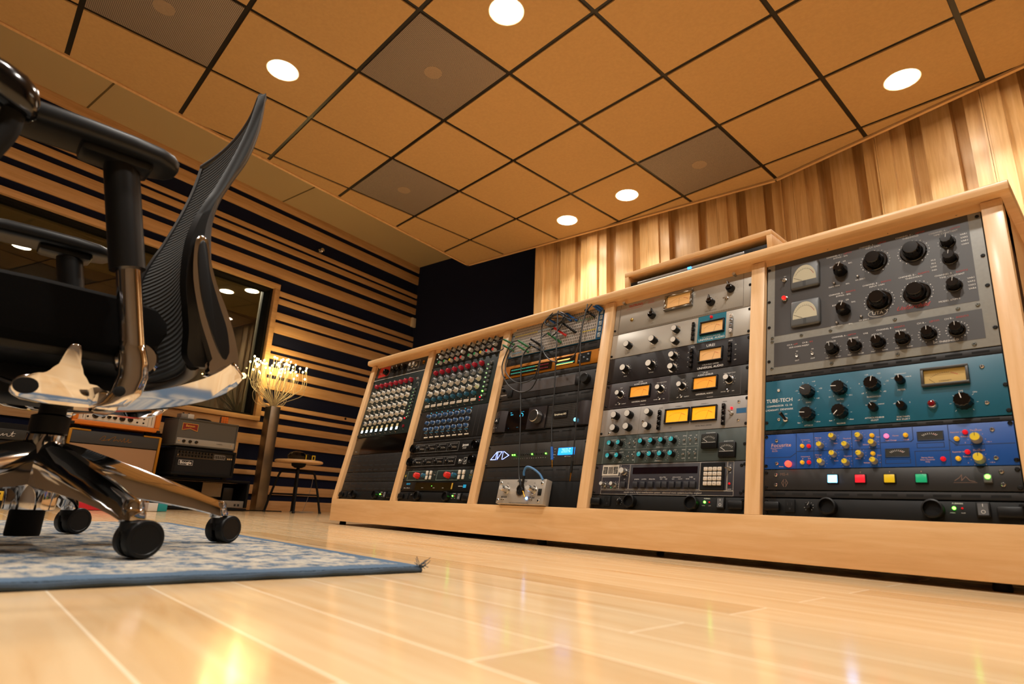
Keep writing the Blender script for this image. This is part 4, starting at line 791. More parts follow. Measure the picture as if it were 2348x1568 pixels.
for u in (37, 432): b = MB(); b.lathe([(.004, 0), (.004, .008), (.0052, .009), (.0052, .014)], SILV, None, 16); b.build('thumb_screw', x.E, x.P(u, 697, .003))
x.txt('TELETRONIX', 8.5, 78, 684, REDINK, shear=.25, sx=.85, bold=.0003); x.ln([(44, 674), (104, 674), (118, 692), (172, 692)], REDINK, 1); x.txt('LEVELING', 4, 140, 686, REDINK); x.txt('AMPLIFIER', 4, 140, 679, REDINK); x.txt('GAIN', 3.4, 152, 600, BLACKINK); x.txt('PEAK REDUCTION', 3.2, 358, 598, BLACKINK)
x.done()
def ua2(name, label, v0, v1, pm, ink, k, silver):
    x = U('compressor', label, 'compressor', k, v0, v1); x.plate(pm, deep=.25, screws=[(5, v0+9), (477, v0+9), (478, v1-9)])
    return x
SP2 = mat('clean_silver_panel', 'b9b6ae', .35, .3); BP = mat('black_anodised_panel', '221f21', .45, spec=.3)
x = ua2('', 'silver two-rack-unit limiter with a turquoise patch around its meter, second unit of its bay', 495, 583, SP2, BLACKINK, 3, True)
for kd, u, v in (('ual', 73, 532), ('ual', 169, 533), ('uab', 246, 555), ('uab', 247, 515)): put(simple('skr', lambda q: q.lathe([(.0145, 0), (.0145, .0012)], SILV, None, 28)), 'skirt_ring', x.E, x.P(u, v, .003)); x.knob(kd, u, v); x.ticks(u, v, 14, 11, 2, m=BLACKINK)
x.fill(319, 408, 496, 582, mat('turquoise_patch', '17748c', .45), 'turquoise_plate', .0008); x.th += .0010
for u, pm in ((307, BLKP), (427, SILV)):
    for i in range(4): x.btn(u, 558-i*15.5, 8, 14, BLKG if i < 3 or u < 400 else SILV, 'push_button', .009) if u < 400 else x.btn(u, 558-i*15.5, 8, 14, SILV if i in (0, 3) else mat('mirror_grey', '8d9094', .12, .9), 'push_button', .009)
x.led(362, 574, REDOFF, .0045); x.meter(328, 405, 518, 561, VUT, None, 18); x.txt('1176 LIMITING AMPLIFIER', 4, 364, 510, sx=.95); x.txt('UNIVERSAL AUDIO', 7, 365, 502.5, sx=1.02, bold=.0001); x.txt('OUTPUT', 3.2, 169, 507, BLACKINK); x.txt('INPUT', 3.2, 73, 507, BLACKINK); x.done()
x = ua2('', 'black two-rack-unit limiter with tan meter directly under the turquoise-patched one', 405, 494, BP, WHITE, 3, False)
for kd, u, v in (('ual', 71, 448), ('ual', 168, 448), ('uab', 245, 466), ('uab', 245, 427)):
    x.knob(kd, u, v); x.ticks(u, v, 17, 11, 2); b = MB(); b.lathe([(.0145, 0), (.0145, .0015)], SILV, None, 28); b.build('skirt_ring', x.E, x.P(u, v, .003))
for u in (307, 426):
    for i in range(4): x.btn(u, 470-i*15.5, 8, 14, BLKG, 'push_button', .009); x.txt(('20', '12', '8', '4')[i] if u < 400 else ('GR', '+8', '+4', 'OFF')[i], 3, u-14 if u < 400 else u+14, 470-i*15.5)
x.meter(328, 404, 429, 472, VUT, None, 18); x.L.text('UREI', .012, .364, (481-x.v0)/1000, x.th+.0002, WHITE, sx=1.1); x.txt('1176LN PEAK LIMITER', 4, 366, 421); x.txt('UNIVERSAL AUDIO', 7, 366, 412, bold=.0001); x.txt('INPUT', 3.2, 71, 424); x.txt('OUTPUT', 3.2, 168, 424); x.txt('METER', 3, 425, 485); x.txt('RATIO', 3, 307, 485); x.done()
for nm, o0, pm, ul in (('left', 0, mat('plum_black_panel', '2c2529', .42), ((62, 362), (210, 363))), ('right', 221, mat('warm_black_panel', '2b2a29', .42), ((282, 363), (426, 365)))):
    x = U('compressor', 'half-width black levelling amplifier with amber meter, %s one of its pair' % nm, 'compressor', 3, 316, 404, 'pair of half-width levelling amplifiers')
    x.plate(pm, 19+o0 if o0 else 0, 240+o0 if not o0 else 482.6, deep=0); b = MB(); b.box((.03+o0/1000), (.235+o0/1000), .003, .085, -.2, 0, BLKM); b.build('chassis', x.E)
    if not o0: 
        pass
    x.rect(21+o0, 238+o0, 319, 401, mat('faint_grey_line', '6a6668', .6), .5)
    for u, v in ul: x.knob('ua', u, v); x.ticks(u, v, 16, 11, 2)
    a = 96 if not o0 else 315; x.meter(a, a+78, 343, 385, VUY, None, 20); c = a+38
    x.txt('LA-3A', 4.5, c, 397); x.txt('AUDIO LEVELER', 5, c, 390, bold=.0001); x.txt('UNIVERSAL AUDIO', 4.6, c, 332, bold=.0001); x.txt('GAIN', 3, ul[0][0], 385); x.txt('PEAK REDUCTION', 3, ul[1][0], 385)
    x.tog(ul[0][0], 330, 0, True); x.tog(ul[1][0]-1, 331, 0, True); x.txt('LIM', 3, ul[0][0]-14, 330); x.txt('OUTPUT', 3, ul[0][0]+16, 330); x.txt('POWER', 3, ul[1][0]-16, 331); x.txt('ON', 3, ul[1][0]+12, 331); x.txt('TELETRONIX', 2.4, 150+o0, 320)
    b = simple('bsc', screw_fn(BLKP)); put(b, 'screw', x.E, x.P(8 if not o0 else 476, 325, .003)); put(b, 'screw', x.E, x.P(8 if not o0 else 476, 394, .003)); x.done()
x = ua2('', 'silver two-rack-unit limiter with two glowing yellow meters side by side', 226.5, 315, mat('satin_silver_panel', '9e9a96', .4, .3), BLACKINK, 3, True)
for kd, u, v in (('ual', 59, 289), ('ual', 110, 289), ('ual', 61, 247), ('ual', 110, 248), ('uab', 179, 290), ('uab', 178, 248)): x.knob(kd, u, v); x.ticks(u, v, 15, 11, 1.5, m=BLACKINK)
for u in (216, 416):
    for i in range(4): x.btn(u, 287-i*15.5, 8, 14, BLKG, 'push_button', .009)
x.meter(233, 313, 250, 295, VUL, None, 18, label='glowing yellow meter'); x.meter(317, 396, 250, 295, VUL, None, 18, label='glowing yellow meter')
for u, v in ((40, 284), (157, 266), (36, 235), (456, 298), (456, 247)): put(simple('ssc', screw_fn(SILV)), 'screw', x.E, x.P(u, v, .003))
x.led(437, 281, LEDR, .0035); x.tog(437, 266, 30); x.fill(450, 477, 265, 279, mat('blue_badge', '1c5a86', .4), 'badge'); x.txt('UREI', 5, 463, 272); x.ln([(143, 228), (145, 313)], mat('engraved_line', '5d5a57', .6), .5)
x.txt('CHANNEL B', 3, 275, 302, BLACKINK); x.txt('CHANNEL A', 3, 356, 302, BLACKINK); x.txt('1178', 3.4, 252, 238, BLACKINK); x.txt('DUAL PEAK LIMITER', 4, 357, 238, BLACKINK); x.txt('METER', 3, 416, 302, BLACKINK); x.txt('RATIO', 3, 216, 302, BLACKINK); x.done()
RAF = mat('raf_grey_green_panel', '3c4644', .45)
x = U('compressor', 'grey-green two-rack-unit compressor with turquoise-capped knobs and two square black meters', 'compressor', 3, 137.5, 226); x.plate(RAF, deep=.25, screws=[(6, 183), (476, 181)])
ang = (160, -80, 0, -70, -20, -15)
for row, vv in ((0, 200), (1, 160)):
    for i, u in enumerate((52, 86, 166, 201, 235, 269)): x.knob('cyan', u, vv, ang[i]+row*15); x.ticks(u+4, vv-4, 13, 9, 2.2, -60, 140); x.txt(('THRESHOLD', 'RECOVERY', 'THRESHOLD', 'RECOVERY', 'RATIO', 'GAIN')[i], 2.6, u+6, vv+13)
    for u in (118, 137, 302, 320, 338): x.tog(u, vv, 180 if u in (118, 302) else 0, True); x.txt(('-2', 'LIM', 'BYPASS', 'LINK', 'IN')[(118, 137, 302, 320, 338).index(u)], 2.6, u, vv+12); x.txt(('IN', 'FAST', 'SLOW', 'IN', 'OUT')[(118, 137, 302, 320, 338).index(u)], 2.6, u, vv-12)
    x.txt('LIMIT %d' % (row+1), 3, 90, vv-17); x.txt('COMPRESS %d' % (row+1), 3, 222, vv-17)
PL = mat('pale_line', '8e9690', .6)
for u in (23, 142, 308, 345): x.ln([(u, 225), (u, 139)], PL, .7)
x.ln([(23, 180), (345, 181)], PL, .7)
for a in ((357, 404, 170, 212), (408, 455, 144, 186)):
    b = MB(); b.box(a[0]/1000, a[1]/1000, (a[2]-x.v0)/1000, (a[3]-x.v0)/1000, .003, .013, BLKP, .003); o = b.build('meter', x.E); b = MB(); b.box(a[0]/1000+.004, a[1]/1000-.004, (a[2]-x.v0)/1000+.016, (a[3]-x.v0)/1000-.004, .0128, .0133, VUD); b.line([(a[0]/1000+.004, (a[2]-x.v0)/1000+.016), (a[1]/1000-.004, (a[2]-x.v0)/1000+.016)], .0007, .0135, WHITE); cx, cy = (a[0]+a[1])/2000, (a[2]-x.v0)/1000+.012
    for i in range(9): q = R(-45+90*i/8); b.line([(cx+.020*math.sin(q), cy+.018*math.cos(q)), (cx+.024*math.sin(q), cy+.022*math.cos(q))], .0006, .0135, WHITE)
    b.line([(cx-.004, cy+.006), (cx-.015, cy+.014)], .0008, .0137, WHITE); b.build('meter_face', o)
x.txt('dB REDUCTION', 2.8, 380, 216); x.txt('dB REDUCTION', 2.8, 432, 190); x.done()
AM = mat('slate_purple_panel', '2b2a31', .42)
x = U('digital_reverb', 'slate digital reverb lettered ams with white numeric keypad', 'effects unit', 3, 45, 136.8); x.plate(AM, deep=.25, screws=[(6, 52), (6, 128), (470, 125), (470, 55), (478, 60), (478, 128)], smat=BLKP)
CR = mat('cream_ink', 'c4bcae', .6)
b = MB(); pz = [(29, 102)]+[(29+i*6.1/2, 102-(1.6 if i % 2 else 0)) for i in range(1, 20)]+[(90, 102), (90, 134)]+[(90-i*6.1/2, 134+(1.6 if i % 2 else 0)) for i in range(1, 20)]+[(29, 134)]
x.fill(29, 90, 103, 133, CR, 'logo_plate', .0006); 
for i in range(20): x.L.prism([((29+i*3.05)/1000, (133-x.v0)/1000), ((30.5+i*3.05)/1000, (134.8-x.v0)/1000), ((32+i*3.05)/1000, (133-x.v0)/1000)], .0031, .0035, CR); x.L.prism([((29+i*3.05)/1000, (103-x.v0)/1000), ((30.5+i*3.05)/1000, (101.2-x.v0)/1000), ((32+i*3.05)/1000, (103-x.v0)/1000)], .0031, .0035, CR)
DK = BLACKINK; zl = .0038
def bar(u0, u1, v0, v1): x.L.box(u0/1000, u1/1000, (v0-x.v0)/1000, (v1-x.v0)/1000, .0035, zl, DK, .0000)
for c0 in (33, 71):     # a / s drawn as stacked bars
    for vv in (125.5, 121, 116.5, 112, 107.5): bar(c0, c0+15, vv, vv+3)
bar(45, 48, 107.5, 128.5); bar(33, 36, 107.5, 119); bar(71, 74, 117, 128.5); bar(83, 86, 107.5, 119)
for i in range(4): bar(52+i*4.3, 54.8+i*4.3, 107.5, 128.5)
for p in ([31.5, 95.5, 99, 135], [96, 129, 62, 135], [131, 355, 62, 135], [357, 431, 60, 135.5], [433, 449, 60, 135.5], [31.5, 95.5, 62, 98], [31.5, 450, 47, 59]): x.rect(*p, CR, .7)
x.fill(140, 348, 106, 125, mat('dark_red_display', '140a10', .15), 'display')
x.knob('sil', 111, 113); x.ticks(111, 113, 14, 12, 2); x.knob('sil2', 46, 73); x.knob('sil2', 83, 73); x.ticks(46, 73, 10, 9, 2); x.ticks(83, 73, 10, 9, 2)
for u in (114, 157, 182, 208, 234, 253, 276, 297, 320, 339): x.btn(u, 74, 16, 16, mat('charcoal_button', '26262a', .4), 'push_button', .008); x.led(u, 83, mat('dim_red_dot', '8a2a30', .4), .0009)
for u, q in ((157, 'program'), (182, 'predelay'), (208, 'decay time'), (243, 'decay filter'), (238, 'low'), (254, 'high'), (286, 'store control'), (276, 'scan'), (297, 'record'), (330, 'nudge'), (320, 'down'), (340, 'up'), (114, 'ptr'), (46, ''), (83, '')): x.txt(q, 3.4, u, 91 if q in ('low', 'high', 'scan', 'record', 'down', 'up', 'ptr', 'program', 'predelay', 'decay time') else 96)
x.led(68, 80, REDOFF, .0016); x.led(68, 66, mat('green_dot', '2a9a50', .4, emit=.5), .0016)
x.fill(359, 425, 62, 132, BLKM, 'keypad', .004)
kb = simple('key', lambda m: m.box(-.0055, .0055, -.005, .005, 0, .004, mat('cream_key', 'cbbfae', .5), .0012))
for i in range(4):
    for j in range(4): o = put(kb, 'key', x.E, x.P(375+i*12.9, 115-j*12.7, .007)); x.L.text('123F456E789D*0#C'[j*4+i], .005, (375+i*12.9)/1000, (115-j*12.7-x.v0)/1000, .0112, BLACKINK)
x.tog(438, 116, 90); x.led(439, 78, REDOFF, .0028); x.txt('on', 2.8, 440, 126); x.txt('off', 2.8, 440, 106); x.txt('power', 2.8, 440, 64)
x.txt('model rmx16 digital reverberation system : advanced music systems:burnley, england', 5.2, 240, 53, CR, sx=1.02); x.done()
furman(3, 'black power conditioner at the foot of the bay with the two glowing yellow meters')

# ---- bay 3
x = U('patch_bay', 'ivory patch bay full of jack holes with blue ends, patch cables hanging from it', 'patch bay', 2, 584, 711)
IV = mat('ivory_jack_strip', 'b8b0a6', .5); x.plate(mat('blue_rack_ear', '14598a', .4), 0, 482.6, deep=.2)
x.fill(22, 450, 587, 709, IV, 'jack_panel', .004); x.th += .004
for sd in (8, 458):
    for i in range(5):
        b = MB(); b.box(-.006, .006, -.009, .009, 0, .004, mat('pale_connector', '9ea7ab', .4), .001); [b.lathe([(.0016, .004), (.0016, .0055)], SILV, Matrix.Translation((dx, dy, 0)), 8) for dx, dy in ((-.003, -.005), (.003, .004), (0, 0))]; b.build('edge_connector', x.E, x.P(sd+6, 600+i*23, .003))
SW = {0: ('d8c25a', 'b8cfe0'), 1: (), 2: ()}
holes = MB(); STR = mat('designation_strip', 'c9c0bb', .5)
rows = 10
for r in range(rows):
    v = 591+r*12.6
    for i in range(50):
        u = 29+i*8.45
        holes.lathe([(.0021, x.th), (.0021, x.th+.0003)], BLACKINK, Matrix.Translation((u/1000, (v-x.v0+.5)/1000, 0)), 8)
        holes.lathe([(.0021, x.th), (.0021, x.th+.0003)], BLACKINK, Matrix.Translation((u/1000, (v-x.v0+5.2)/1000, 0)), 8)
    holes.quad(.026, .446, (v-x.v0+7.6)/1000, (v-x.v0+10.2)/1000, x.th+.0002, STR)
o = holes.build('jack_holes', x.E); o['kind'] = 'stuff'
def tape(u0, u1, r, c): x.L.quad(u0/1000, u1/1000, (591+r*12.6-x.v0+7.4)/1000, (591+r*12.6-x.v0+10.6)/1000, x.th+.0004, mat('tape_'+c, c, .6))
for a in ((22, 152, 6, 'd2bb4a'), (152, 250, 6, 'a9c3d4'), (150, 250, 5, 'e8e6e2'), (240, 330, 4, 'f0eeea'), (160, 300, 3, 'e8e4de'), (26, 80, 0, '58a0c8'), (84, 140, 1, 'c8b070'), (350, 440, 6, '6f9a78'), (378, 447, 2, 'd8c030'), (300, 345, 6, 'e8e4de'), (310, 360, 3, 'f0eeea'), (200, 300, 1, 'e0d8d0'), (340, 372, 5, 'f0ece8')): tape(*a)
x.done('designation_tape')
vent(2, 549, 583, 'black vented panel with two slot rows directly below the patch bay', 2, 8, 40)
AMB = mat('amber_brass_panel', 'b8741c', .35, .5)
x = U('meter_unit', 'amber one-rack-unit digital processor with dark windows below the patch bay', 'audio processor', 2, 494, 548); x.plate(AMB, deep=.2, screws=[(6, 502), (477, 540)])
x.fill(32, 258, 503, 535, mat('smoked_window', '1a130c', .15), 'meter_window', .0012); x.fill(280, 370, 508, 540, mat('smoked_window', '1a130c', .15), 'display_window', .0012); x.fill(383, 440, 503, 541, BLKM, 'key_panel', .002); x.th += .0014
for r, v in ((0, 526), (1, 512)):
    for i in range(46): c = MC.get('seg_g') or mat('seg_g', '3fb8a0', .4, emit=.8); c = c if i < 30 else (mat('seg_y', 'd8c060', .4, emit=.7) if i < 36 else mat('seg_r', '8a2438', .4, emit=.5)); x.L.quad((40+i*4.4)/1000, (41.4+i*4.4)/1000, (v-2.2-x.v0)/1000, (v+2.2-x.v0)/1000, x.th+.0002, c)
x.L.quad(.285, .345, .032, .036, x.th+.0003, mat('amber_bar_lit', 'ffb858', .4, emit=2.2)); x.L.quad(.283, .367, .020, .0225, x.th+.0003, MC['seg_g']); x.L.quad(.282, .362, .0165, .0185, x.th+.0003, MC['amber_bar_lit'])
for u, v in ((394, 532), (430, 532), (412, 522), (394, 511), (430, 511)): x.led(u, v, mat('soft_blue_grey_key', '8d98a8', .3), .0035, 'key')
x.done('level_segments')
vent(2, 472, 493, 'black vented panel under the amber processor', 1, 8, 40)
x = U('power_conditioner', 'grey-fronted power conditioner lettered FURMAN in the middle bay behind hanging cables', 'power conditioner', 2, 400, 471); x.plate(mat('satin_dark_front', '201f20', .45), deep=.2, screws=[(6, 410), (6, 460), (476, 410), (476, 460)])
x.fill(120, 385, 424, 462, mat('brushed_grey_front', '6a686a', .35, .6), 'brushed_front', .001)
b = MB(); b.box(.048, .072, .012, .042, .003, .006, BLKM, .001); b.box(.055, .0565, .030, .036, .006, .0063, BLACKINK); b.box(.063, .0645, .030, .036, .006, .0063, BLACKINK); b.lathe([(.002, .0), (.002, .0003)], BLACKINK, Matrix.Translation((.060, .022, .006)), 8); b.build('outlet', x.E)
x.txt('FURMAN', 6, 22, 423); x.knob('furs', 20, 445); b = MB(); b.box(.39, .41, .02, .05, .003, .007, BLKP, .001); b.build('rocker_switch', x.E); x.knob('fur', 438, 436); x.done()
vent(2, 357, 399, 'black vented panel with two slot rows above the curved audio interface', 2, 8, 42)
# curved interface
x = U('audio_interface', 'dark curved-front audio interface lettered Symphony I/O with large round knob', 'audio interface', 2, 270, 356); x.plate(BLKM, deep=.25)
GM = mat('gunmetal_cover', '3a3638', .35, .5)
def bow(u0, u1, m, name, w0=.006, w1=.016, dark=False):
    b = MB(); b.loft([[(u/1000, .0015, 0), (u/1000, x.h-.0015, 0), (u/1000, x.h-.0015, w), (u/1000, x.h*.5, w+.003), (u/1000, .0015, w)] for u, w in [(u0+(u1-u0)*i/6, w0+(w1-w0)*math.sin(math.pi*(i/6))) for i in range(7)]], m); return b.build(name, x.E)
bow(2, 70, GM, 'left_cover', .003, .014); bow(412, 480, GM, 'right_cover', .003, .014)
x.fill(74, 190, 273, 353, mat('glass_black_screen', '05070a', .08), 'touch_screen', .003); x.fill(190, 280, 272, 354, GM, 'knob_plate', .008); x.fill(281, 411, 273, 353, dots_mat('hex_mesh_grille', '4a4744', '0a0a0a', .006, .36, .4, .5), 'mesh_grille', .003)
x.fill(316, 378, 304, 328, mat('badge_black', '141313', .3), 'name_badge', .006); x.th = .0165; x.knob('apo', 245, 311); x.th = .0095
x.txt('Symphony I/O', 7, 347, 316, mat('cream_badge_ink', 'e0d2b0', .5, emit=.3), bold=.0001)
b = MB(); b.lathe([(.0065, 0), (.006, .002), (.004, .003)], mat('lit_sky_button', '58c0e8', .3, emit=3.2), None, 20); b.build('power_button', x.E, x.P(426, 288, .0165), label='glowing sky-blue power button')
b = x.L; z = .0172; b.box(.019, .041, .034, .055, .010, .0186, BLKM, .001); x.th = .0187; x.txt('A', 10, 30, 314.5, WHITE, bold=.0003); x.txt('a', 5, 24, 286); x.txt('n', 5, 36, 286); x.th = .0068
CY = mat('screen_cyan', '40c0e8', .4, emit=1.5); x.txt('48.10', 4.5, 97, 336, CY); x.txt('MAIN', 2.8, 92, 344, CY); b.line([((150+8*math.cos(R(a)))/1000, (330+8*math.sin(R(a))-x.v0)/1000) for a in range(-30, 211, 20)], .0018, x.th+.0002, CY); x.txt('1   2   3   4', 3, 150, 344, CY); x.txt('.', 6, 92, 286, CY); x.txt('_ _ _ _', 3, 140, 286, CY); x.done()
vent(2, 223, 269, 'black vented panel between the curved interface and the lit-logo interface', 2, 8, 42)
x = U('audio_interface', 'charcoal interface with glowing blue triangular logo and blue screen', 'audio interface', 2, 138, 222); x.plate(mat('charcoal_matte_front', '2b2825', .45), deep=.25, screws=[(5, 146), (5, 214), (475, 146), (475, 214)])
AV = mat('logo_glow', 'a8b8ff', .3, emit=5, ecol='7088ff'); bl = MB(); z = x.th+.0004
def seg(pts, close=True): bl.line([(a/1000, (c_-x.v0)/1000) for a, c_ in pts], .0022, z, AV, close)
seg([(24, 167), (52, 167), (52, 196)], True); seg([(58, 196), (82, 196), (70, 167)], True) if False else seg([(60, 167), (80, 196), (57, 196)], True); seg([(86, 167), (86, 196)], False); seg([(91, 196), (120, 181), (91, 167)], False); bl.build('lit_logo', x.E, label='glowing blue-white triangle logo')
for i in range(16): x.led(140+i*11, 181, LEDG if i in (0, 1, 9, 15) else mat('unlit_led', '141a14', .3), .0026)
for i in range(16): x.txt(str(i+1), 2.8, 140+i*11, 167); x.L.lathe([(.0016, x.th), (.0016, x.th+.0005)], BLACKINK, Matrix.Translation(((140+i*11)/1000, (194-x.v0)/1000, 0)), 8)
for i, q in enumerate(('SETUP', 'UP', 'DOWN', 'SEL')): x.led(332, 195-i*9.7, BLKP, .0032, 'push_button'); x.txt(q, 2.4, 345, 195-i*9.7)
x.fill(361, 432, 173, 197, mat('blue_backlit_screen', '2090ff', .4, emit=1.8, ecol='1c80f0'), 'screen', .002)
x.th += .002; [x.txt(q, 4.2, 396, 193-i*5.2, mat('pale_screen_text', 'b0d8ff', .4, emit=1.5)) for i, q in enumerate(('Sample Rate  48k', 'Clock Internal', 'Sync Source  OK'))]; x.th -= .002
x.txt('HD I/O 16x16', 3.4, 405, 168); x.done('lettering')
vent(2, 86, 137, 'black vented panel with two slot rows behind the hanging cable tips', 2, 8, 42)
x = U('blank_panel', 'plain black blank panel at the foot of the middle bay', 'rack panel', 2, 1, 85.5); x.plate(mat('matte_blank_panel', '0a0a0a', .7, spec=.2), deep=.0); x.L.bm.free()
AVP = mat('champagne_aluminium', 'b3aba0', .38, .35)
x = U('monitor_controller', 'silver desktop box lettered AVALON with two knobs and round connector', 'audio controller', 2, 1.2, 85)
x.E.location = rpos(2, 0, .0012, .0045); b = MB(); b.box(.133, .357, .001, .0835, .0, .028, AVP, .001); b.build('case', x.E); x.th = .028
for u in (178, 307): x.knob('aval', u, 49, 0); x.ticks(u, 49, 18, 11, 2, m=BLACKINK)
b = MB(); b.lathe([(.021, 0), (.021, .003), (.017, .0035), (.0165, .001)], SILV, None, 28, mats=[SILV, SILV, BLKM, BLKM]); [b.lathe([(.0022, .001), (.0022, .005)], SILV, Matrix.Translation((.009*math.cos(R(a)), .009*math.sin(R(a)), 0)), 10) for a in (90, 210, 330)]; b.build('connector_socket', x.E, x.P(247, 48, .028))
for u, v in ((145, 72), (341, 71), (142, 13), (336, 14)): put(simple('bigscrew', lambda m: (m.lathe([(.0052, 0), (.0052, .001), (.0035, .003)], SILV, None, 16), m.box(-.0025, .0025, -.0006, .0006, .0028, .0034, BLKM), m.box(-.0006, .0006, -.0025, .0025, .0028, .0034, BLKM))), 'screw', x.E, x.P(u, v, .028))
x.led(281, 21, LEDB, .004, label='glowing blue light'); b = MB(); b.box(-.008, .008, -.011, .011, 0, .002, BLKP, .001); b.build('rocker_switch', x.E, x.P(336, 42, .028))
for u in (158, 165, 174, 181, 290, 297, 306, 313): x.L.quad((u-2)/1000, (u+2)/1000, .020, .026, .0283, BLACKINK)
for u in (160, 170, 295, 306): x.tog(u, 17, 0, True)
x.txt('AVALON', 6.5, 245, 78, BLACKINK, sx=1.35); x.txt('Input', 3, 178, 72, BLACKINK); x.txt('Gain', 3, 307, 72, BLACKINK); x.txt('PURE CLASS A TRANSFORMER BALANCED', 3, 245, 5, BLACKINK, sx=1.2); x.done()

# ---- bay 2
GN = mat('dark_green_grey_panel', '1a2625', .5, spec=.3); BK5 = mat('black_module_panel', '121111', .5, spec=.3)
x = U('preamp_rack', 'black rack of two knob modules with coloured caps, top of the second bay', 'preamp', 1, 622, 711); x.plate(BK5, deep=.25)
for g, (ua, ub) in enumerate(((62, 224), (279, 438))):
    for i in range(5):
        u = ua+(ub-ua)*i/4
        x.knob('gr5', u, 693); x.knob('wt5' if i in ((0, 4) if g == 0 else (0, 4)) else 'gr5', u-3, 666); x.knob(('gn5', 'gn5', 'yl5', 'rd5', 'rd5')[i], u-1, 638, label=('green', 'green', 'yellow', 'red', 'red')[i]+'-capped knob')
        for v in (693, 666, 638): x.ticks(u, v, 12, 7, 1.5)
for v in (690, 665, 640): x.led(22, v, mat('pale_led', 'b8c8b8', .4, emit=.3), .003)
x.ln([(250, 712), (250, 625)], mat('faint_grey_line', '6a6668', .6), .6); x.done('scale_marks')
def neve(k, v0, v1, label, red_v, rows, extra, lab='preamp'):
    x = U('preamp', label, lab, k, v0, v1); x.plate(GN, deep=.25, screws=[(5, v0+8), (477, v0+8), (5, v1-8), (477, v1-8)])
    for kind, v, ua, ub in rows:
        for i in range(8):
            u = ua+(ub-ua)*i/7; x.knob(kind, u, v, random.randint(-70, 70)); x.ticks(u, v, 14 if kind != 'blu' else 11, 9, 1.8)
    for i in range(8):
        u = red_v[1]+(red_v[2]-red_v[1])*i/7; x.knob('red', u, red_v[0], random.choice((0, 30, 60)), 'crimson knob'); x.ticks(u, red_v[0], 14.5, 13, 2)
        if i: pass
    return x
x = neve(1, 402.5, 621, 'dark green eight-channel preamp with crimson knobs and white lozenge buttons, second bay', (588, 49, 373), [('nevg', 553, 50, 374), ('neve', 521, 42, 371), ('neve', 485, 43, 371), ('tealk', 455, 38, 364)], None)
for i in range(8):
    u = 41+(365-41)*i/7
    b = simple('lozenge', lambda m: m.box(-.0165, .0165, -.0065, .0065, 0, .004, IVORY, .003)); put(b, 'push_button', x.E, x.P(u, 427, x.th)); [x.L.line([((u+d)/1000, (427-x.v0-3)/1000), ((u+d)/1000, (427-x.v0+3)/1000)], .0005, x.th+.0042, BLACKINK) for d in (-6, 0, 6)]
    x.tog(36+(362-36)*i/7, 409, 0, True); x.led(50+(374-50)*i/7, 440, SILV, .003, 'cap_nut'); x.ln([(u+20, 600), (u+20, 420)], mat('faint_green_line', '33403e', .6), .5) if i < 7 else None
for i in range(8):
    u, v = 427+.1*i, 580-(580-440)*i/7; x.btn(u+6, v, 15, 12, mat('charcoal_rocker', '474a48', .35), 'push_button', .006, .002); x.led(u-21+6, v-1, mat('pale_green_led', '9fc890', .4, emit=.5) if i != 6 else LEDG, .0035)
x.led(405, 433, LEDR, .003); x.led(405, 420, REDOFF, .002); x.txt('POWER', 3, 420, 420); x.ln([(430, 592), (441, 592), (441, 586)], WHITE, .8); x.txt('Hz', 4, 420, 592); x.done('scale_marks')
x = U('preamp_rack', 'black module rack with three rows of blue knobs in the second bay', 'preamp', 1, 266.5, 401.5); x.plate(BK5, deep=.25, screws=[(5, 275), (477, 275), (5, 393), (477, 393)])
BT = mat('blue_ink', '3f86b0', .6)
for i in range(8):
    u = 80+(360-80)*i/7
    for v in (375, 344, 315): x.knob('blu', u, v, random.randint(-60, 60), 'blue knob'); x.ticks(u, v, 12, 9, 2, m=WHITE)
    x.led(u+6, 391, mat('cyan_tip', '28a8c8', .4, emit=.4), .0024); x.L.quad((u-12)/1000, (u+12)/1000, .0325, .0355, .0033, BT)
    x.btn(u+8, 278, 14, 6, IVORY, 'push_button', .005, .002); x.btn(u+22, 278, 8, 6, IVORY, 'push_button', .005, .002); x.tog(u+10, 290, 0, True)
for u in (408, 436): x.ln([(u, 400), (u, 268)], mat('faint_grey_line', '6a6668', .6), .4)
x.ln([(48, 400), (48, 268)], MC['faint_grey_line'], .4); x.done('scale_marks')
vent(1, 255, 266, 'thin black vented panel above the four-channel preamp lettered jensen')
FR = mat('silver_frame_ink', '8f8f8d', .5)
def hardy(v0, v1, label, top):
    x = U('preamp', label, 'preamp', 1, v0, v1, 'one-rack-unit four-box preamps'); x.plate(BLKP, deep=.2); h0, h1 = v0+6, v1-5
    for i in range(4): a = 34+i*76; x.rect(a, a+76, h0, h1, FR, 1.1); x.ln([(a+14, h1-6), (a+66, h1-6)], FR, 1.4); x.knob('furs', a+22, h0+14, 20*i); x.ticks(a+22, h0+14, 10, 9, 1.5); [x.tog(a+q, h0+14, 0, True) for q in (40, 50, 60)]; x.txt('30  36', 2, a+20, h0+27)
    for u in (26, 448): b = MB(); b.lathe([(.0175, 0), (.0175, .014), (.0145, .015), (.013, .010)], BLKG, None, 28); b.build('pull_cap', x.E, x.P(u if u < 100 else 447, (v0+v1)/2, .003))
    if top: x.txt('jensen', 11, 382, v0+27, bold=.0003); x.txt('TWIN SERVO', 3, 378, v0+17); x.txt('MIC PREAMP', 3, 378, v0+12)
    else:
        x.txt('M-1', 11, 372, v0+23, bold=.0003); x.txt('MIC PREAMP', 2.6, 370, v0+13); x.rect(392, 410, v0+9, v0+34, WHITE, .9); x.txt('g', 11, 401, v0+22, shear=.3)
    x.done()
hardy(206.5, 254, 'thin black four-box preamp lettered jensen', True)
vent(1, 195, 206, 'thin black vented panel above the preamp lettered M-1')
hardy(147, 194, 'thin black four-box preamp lettered M-1, under the jensen one', False)
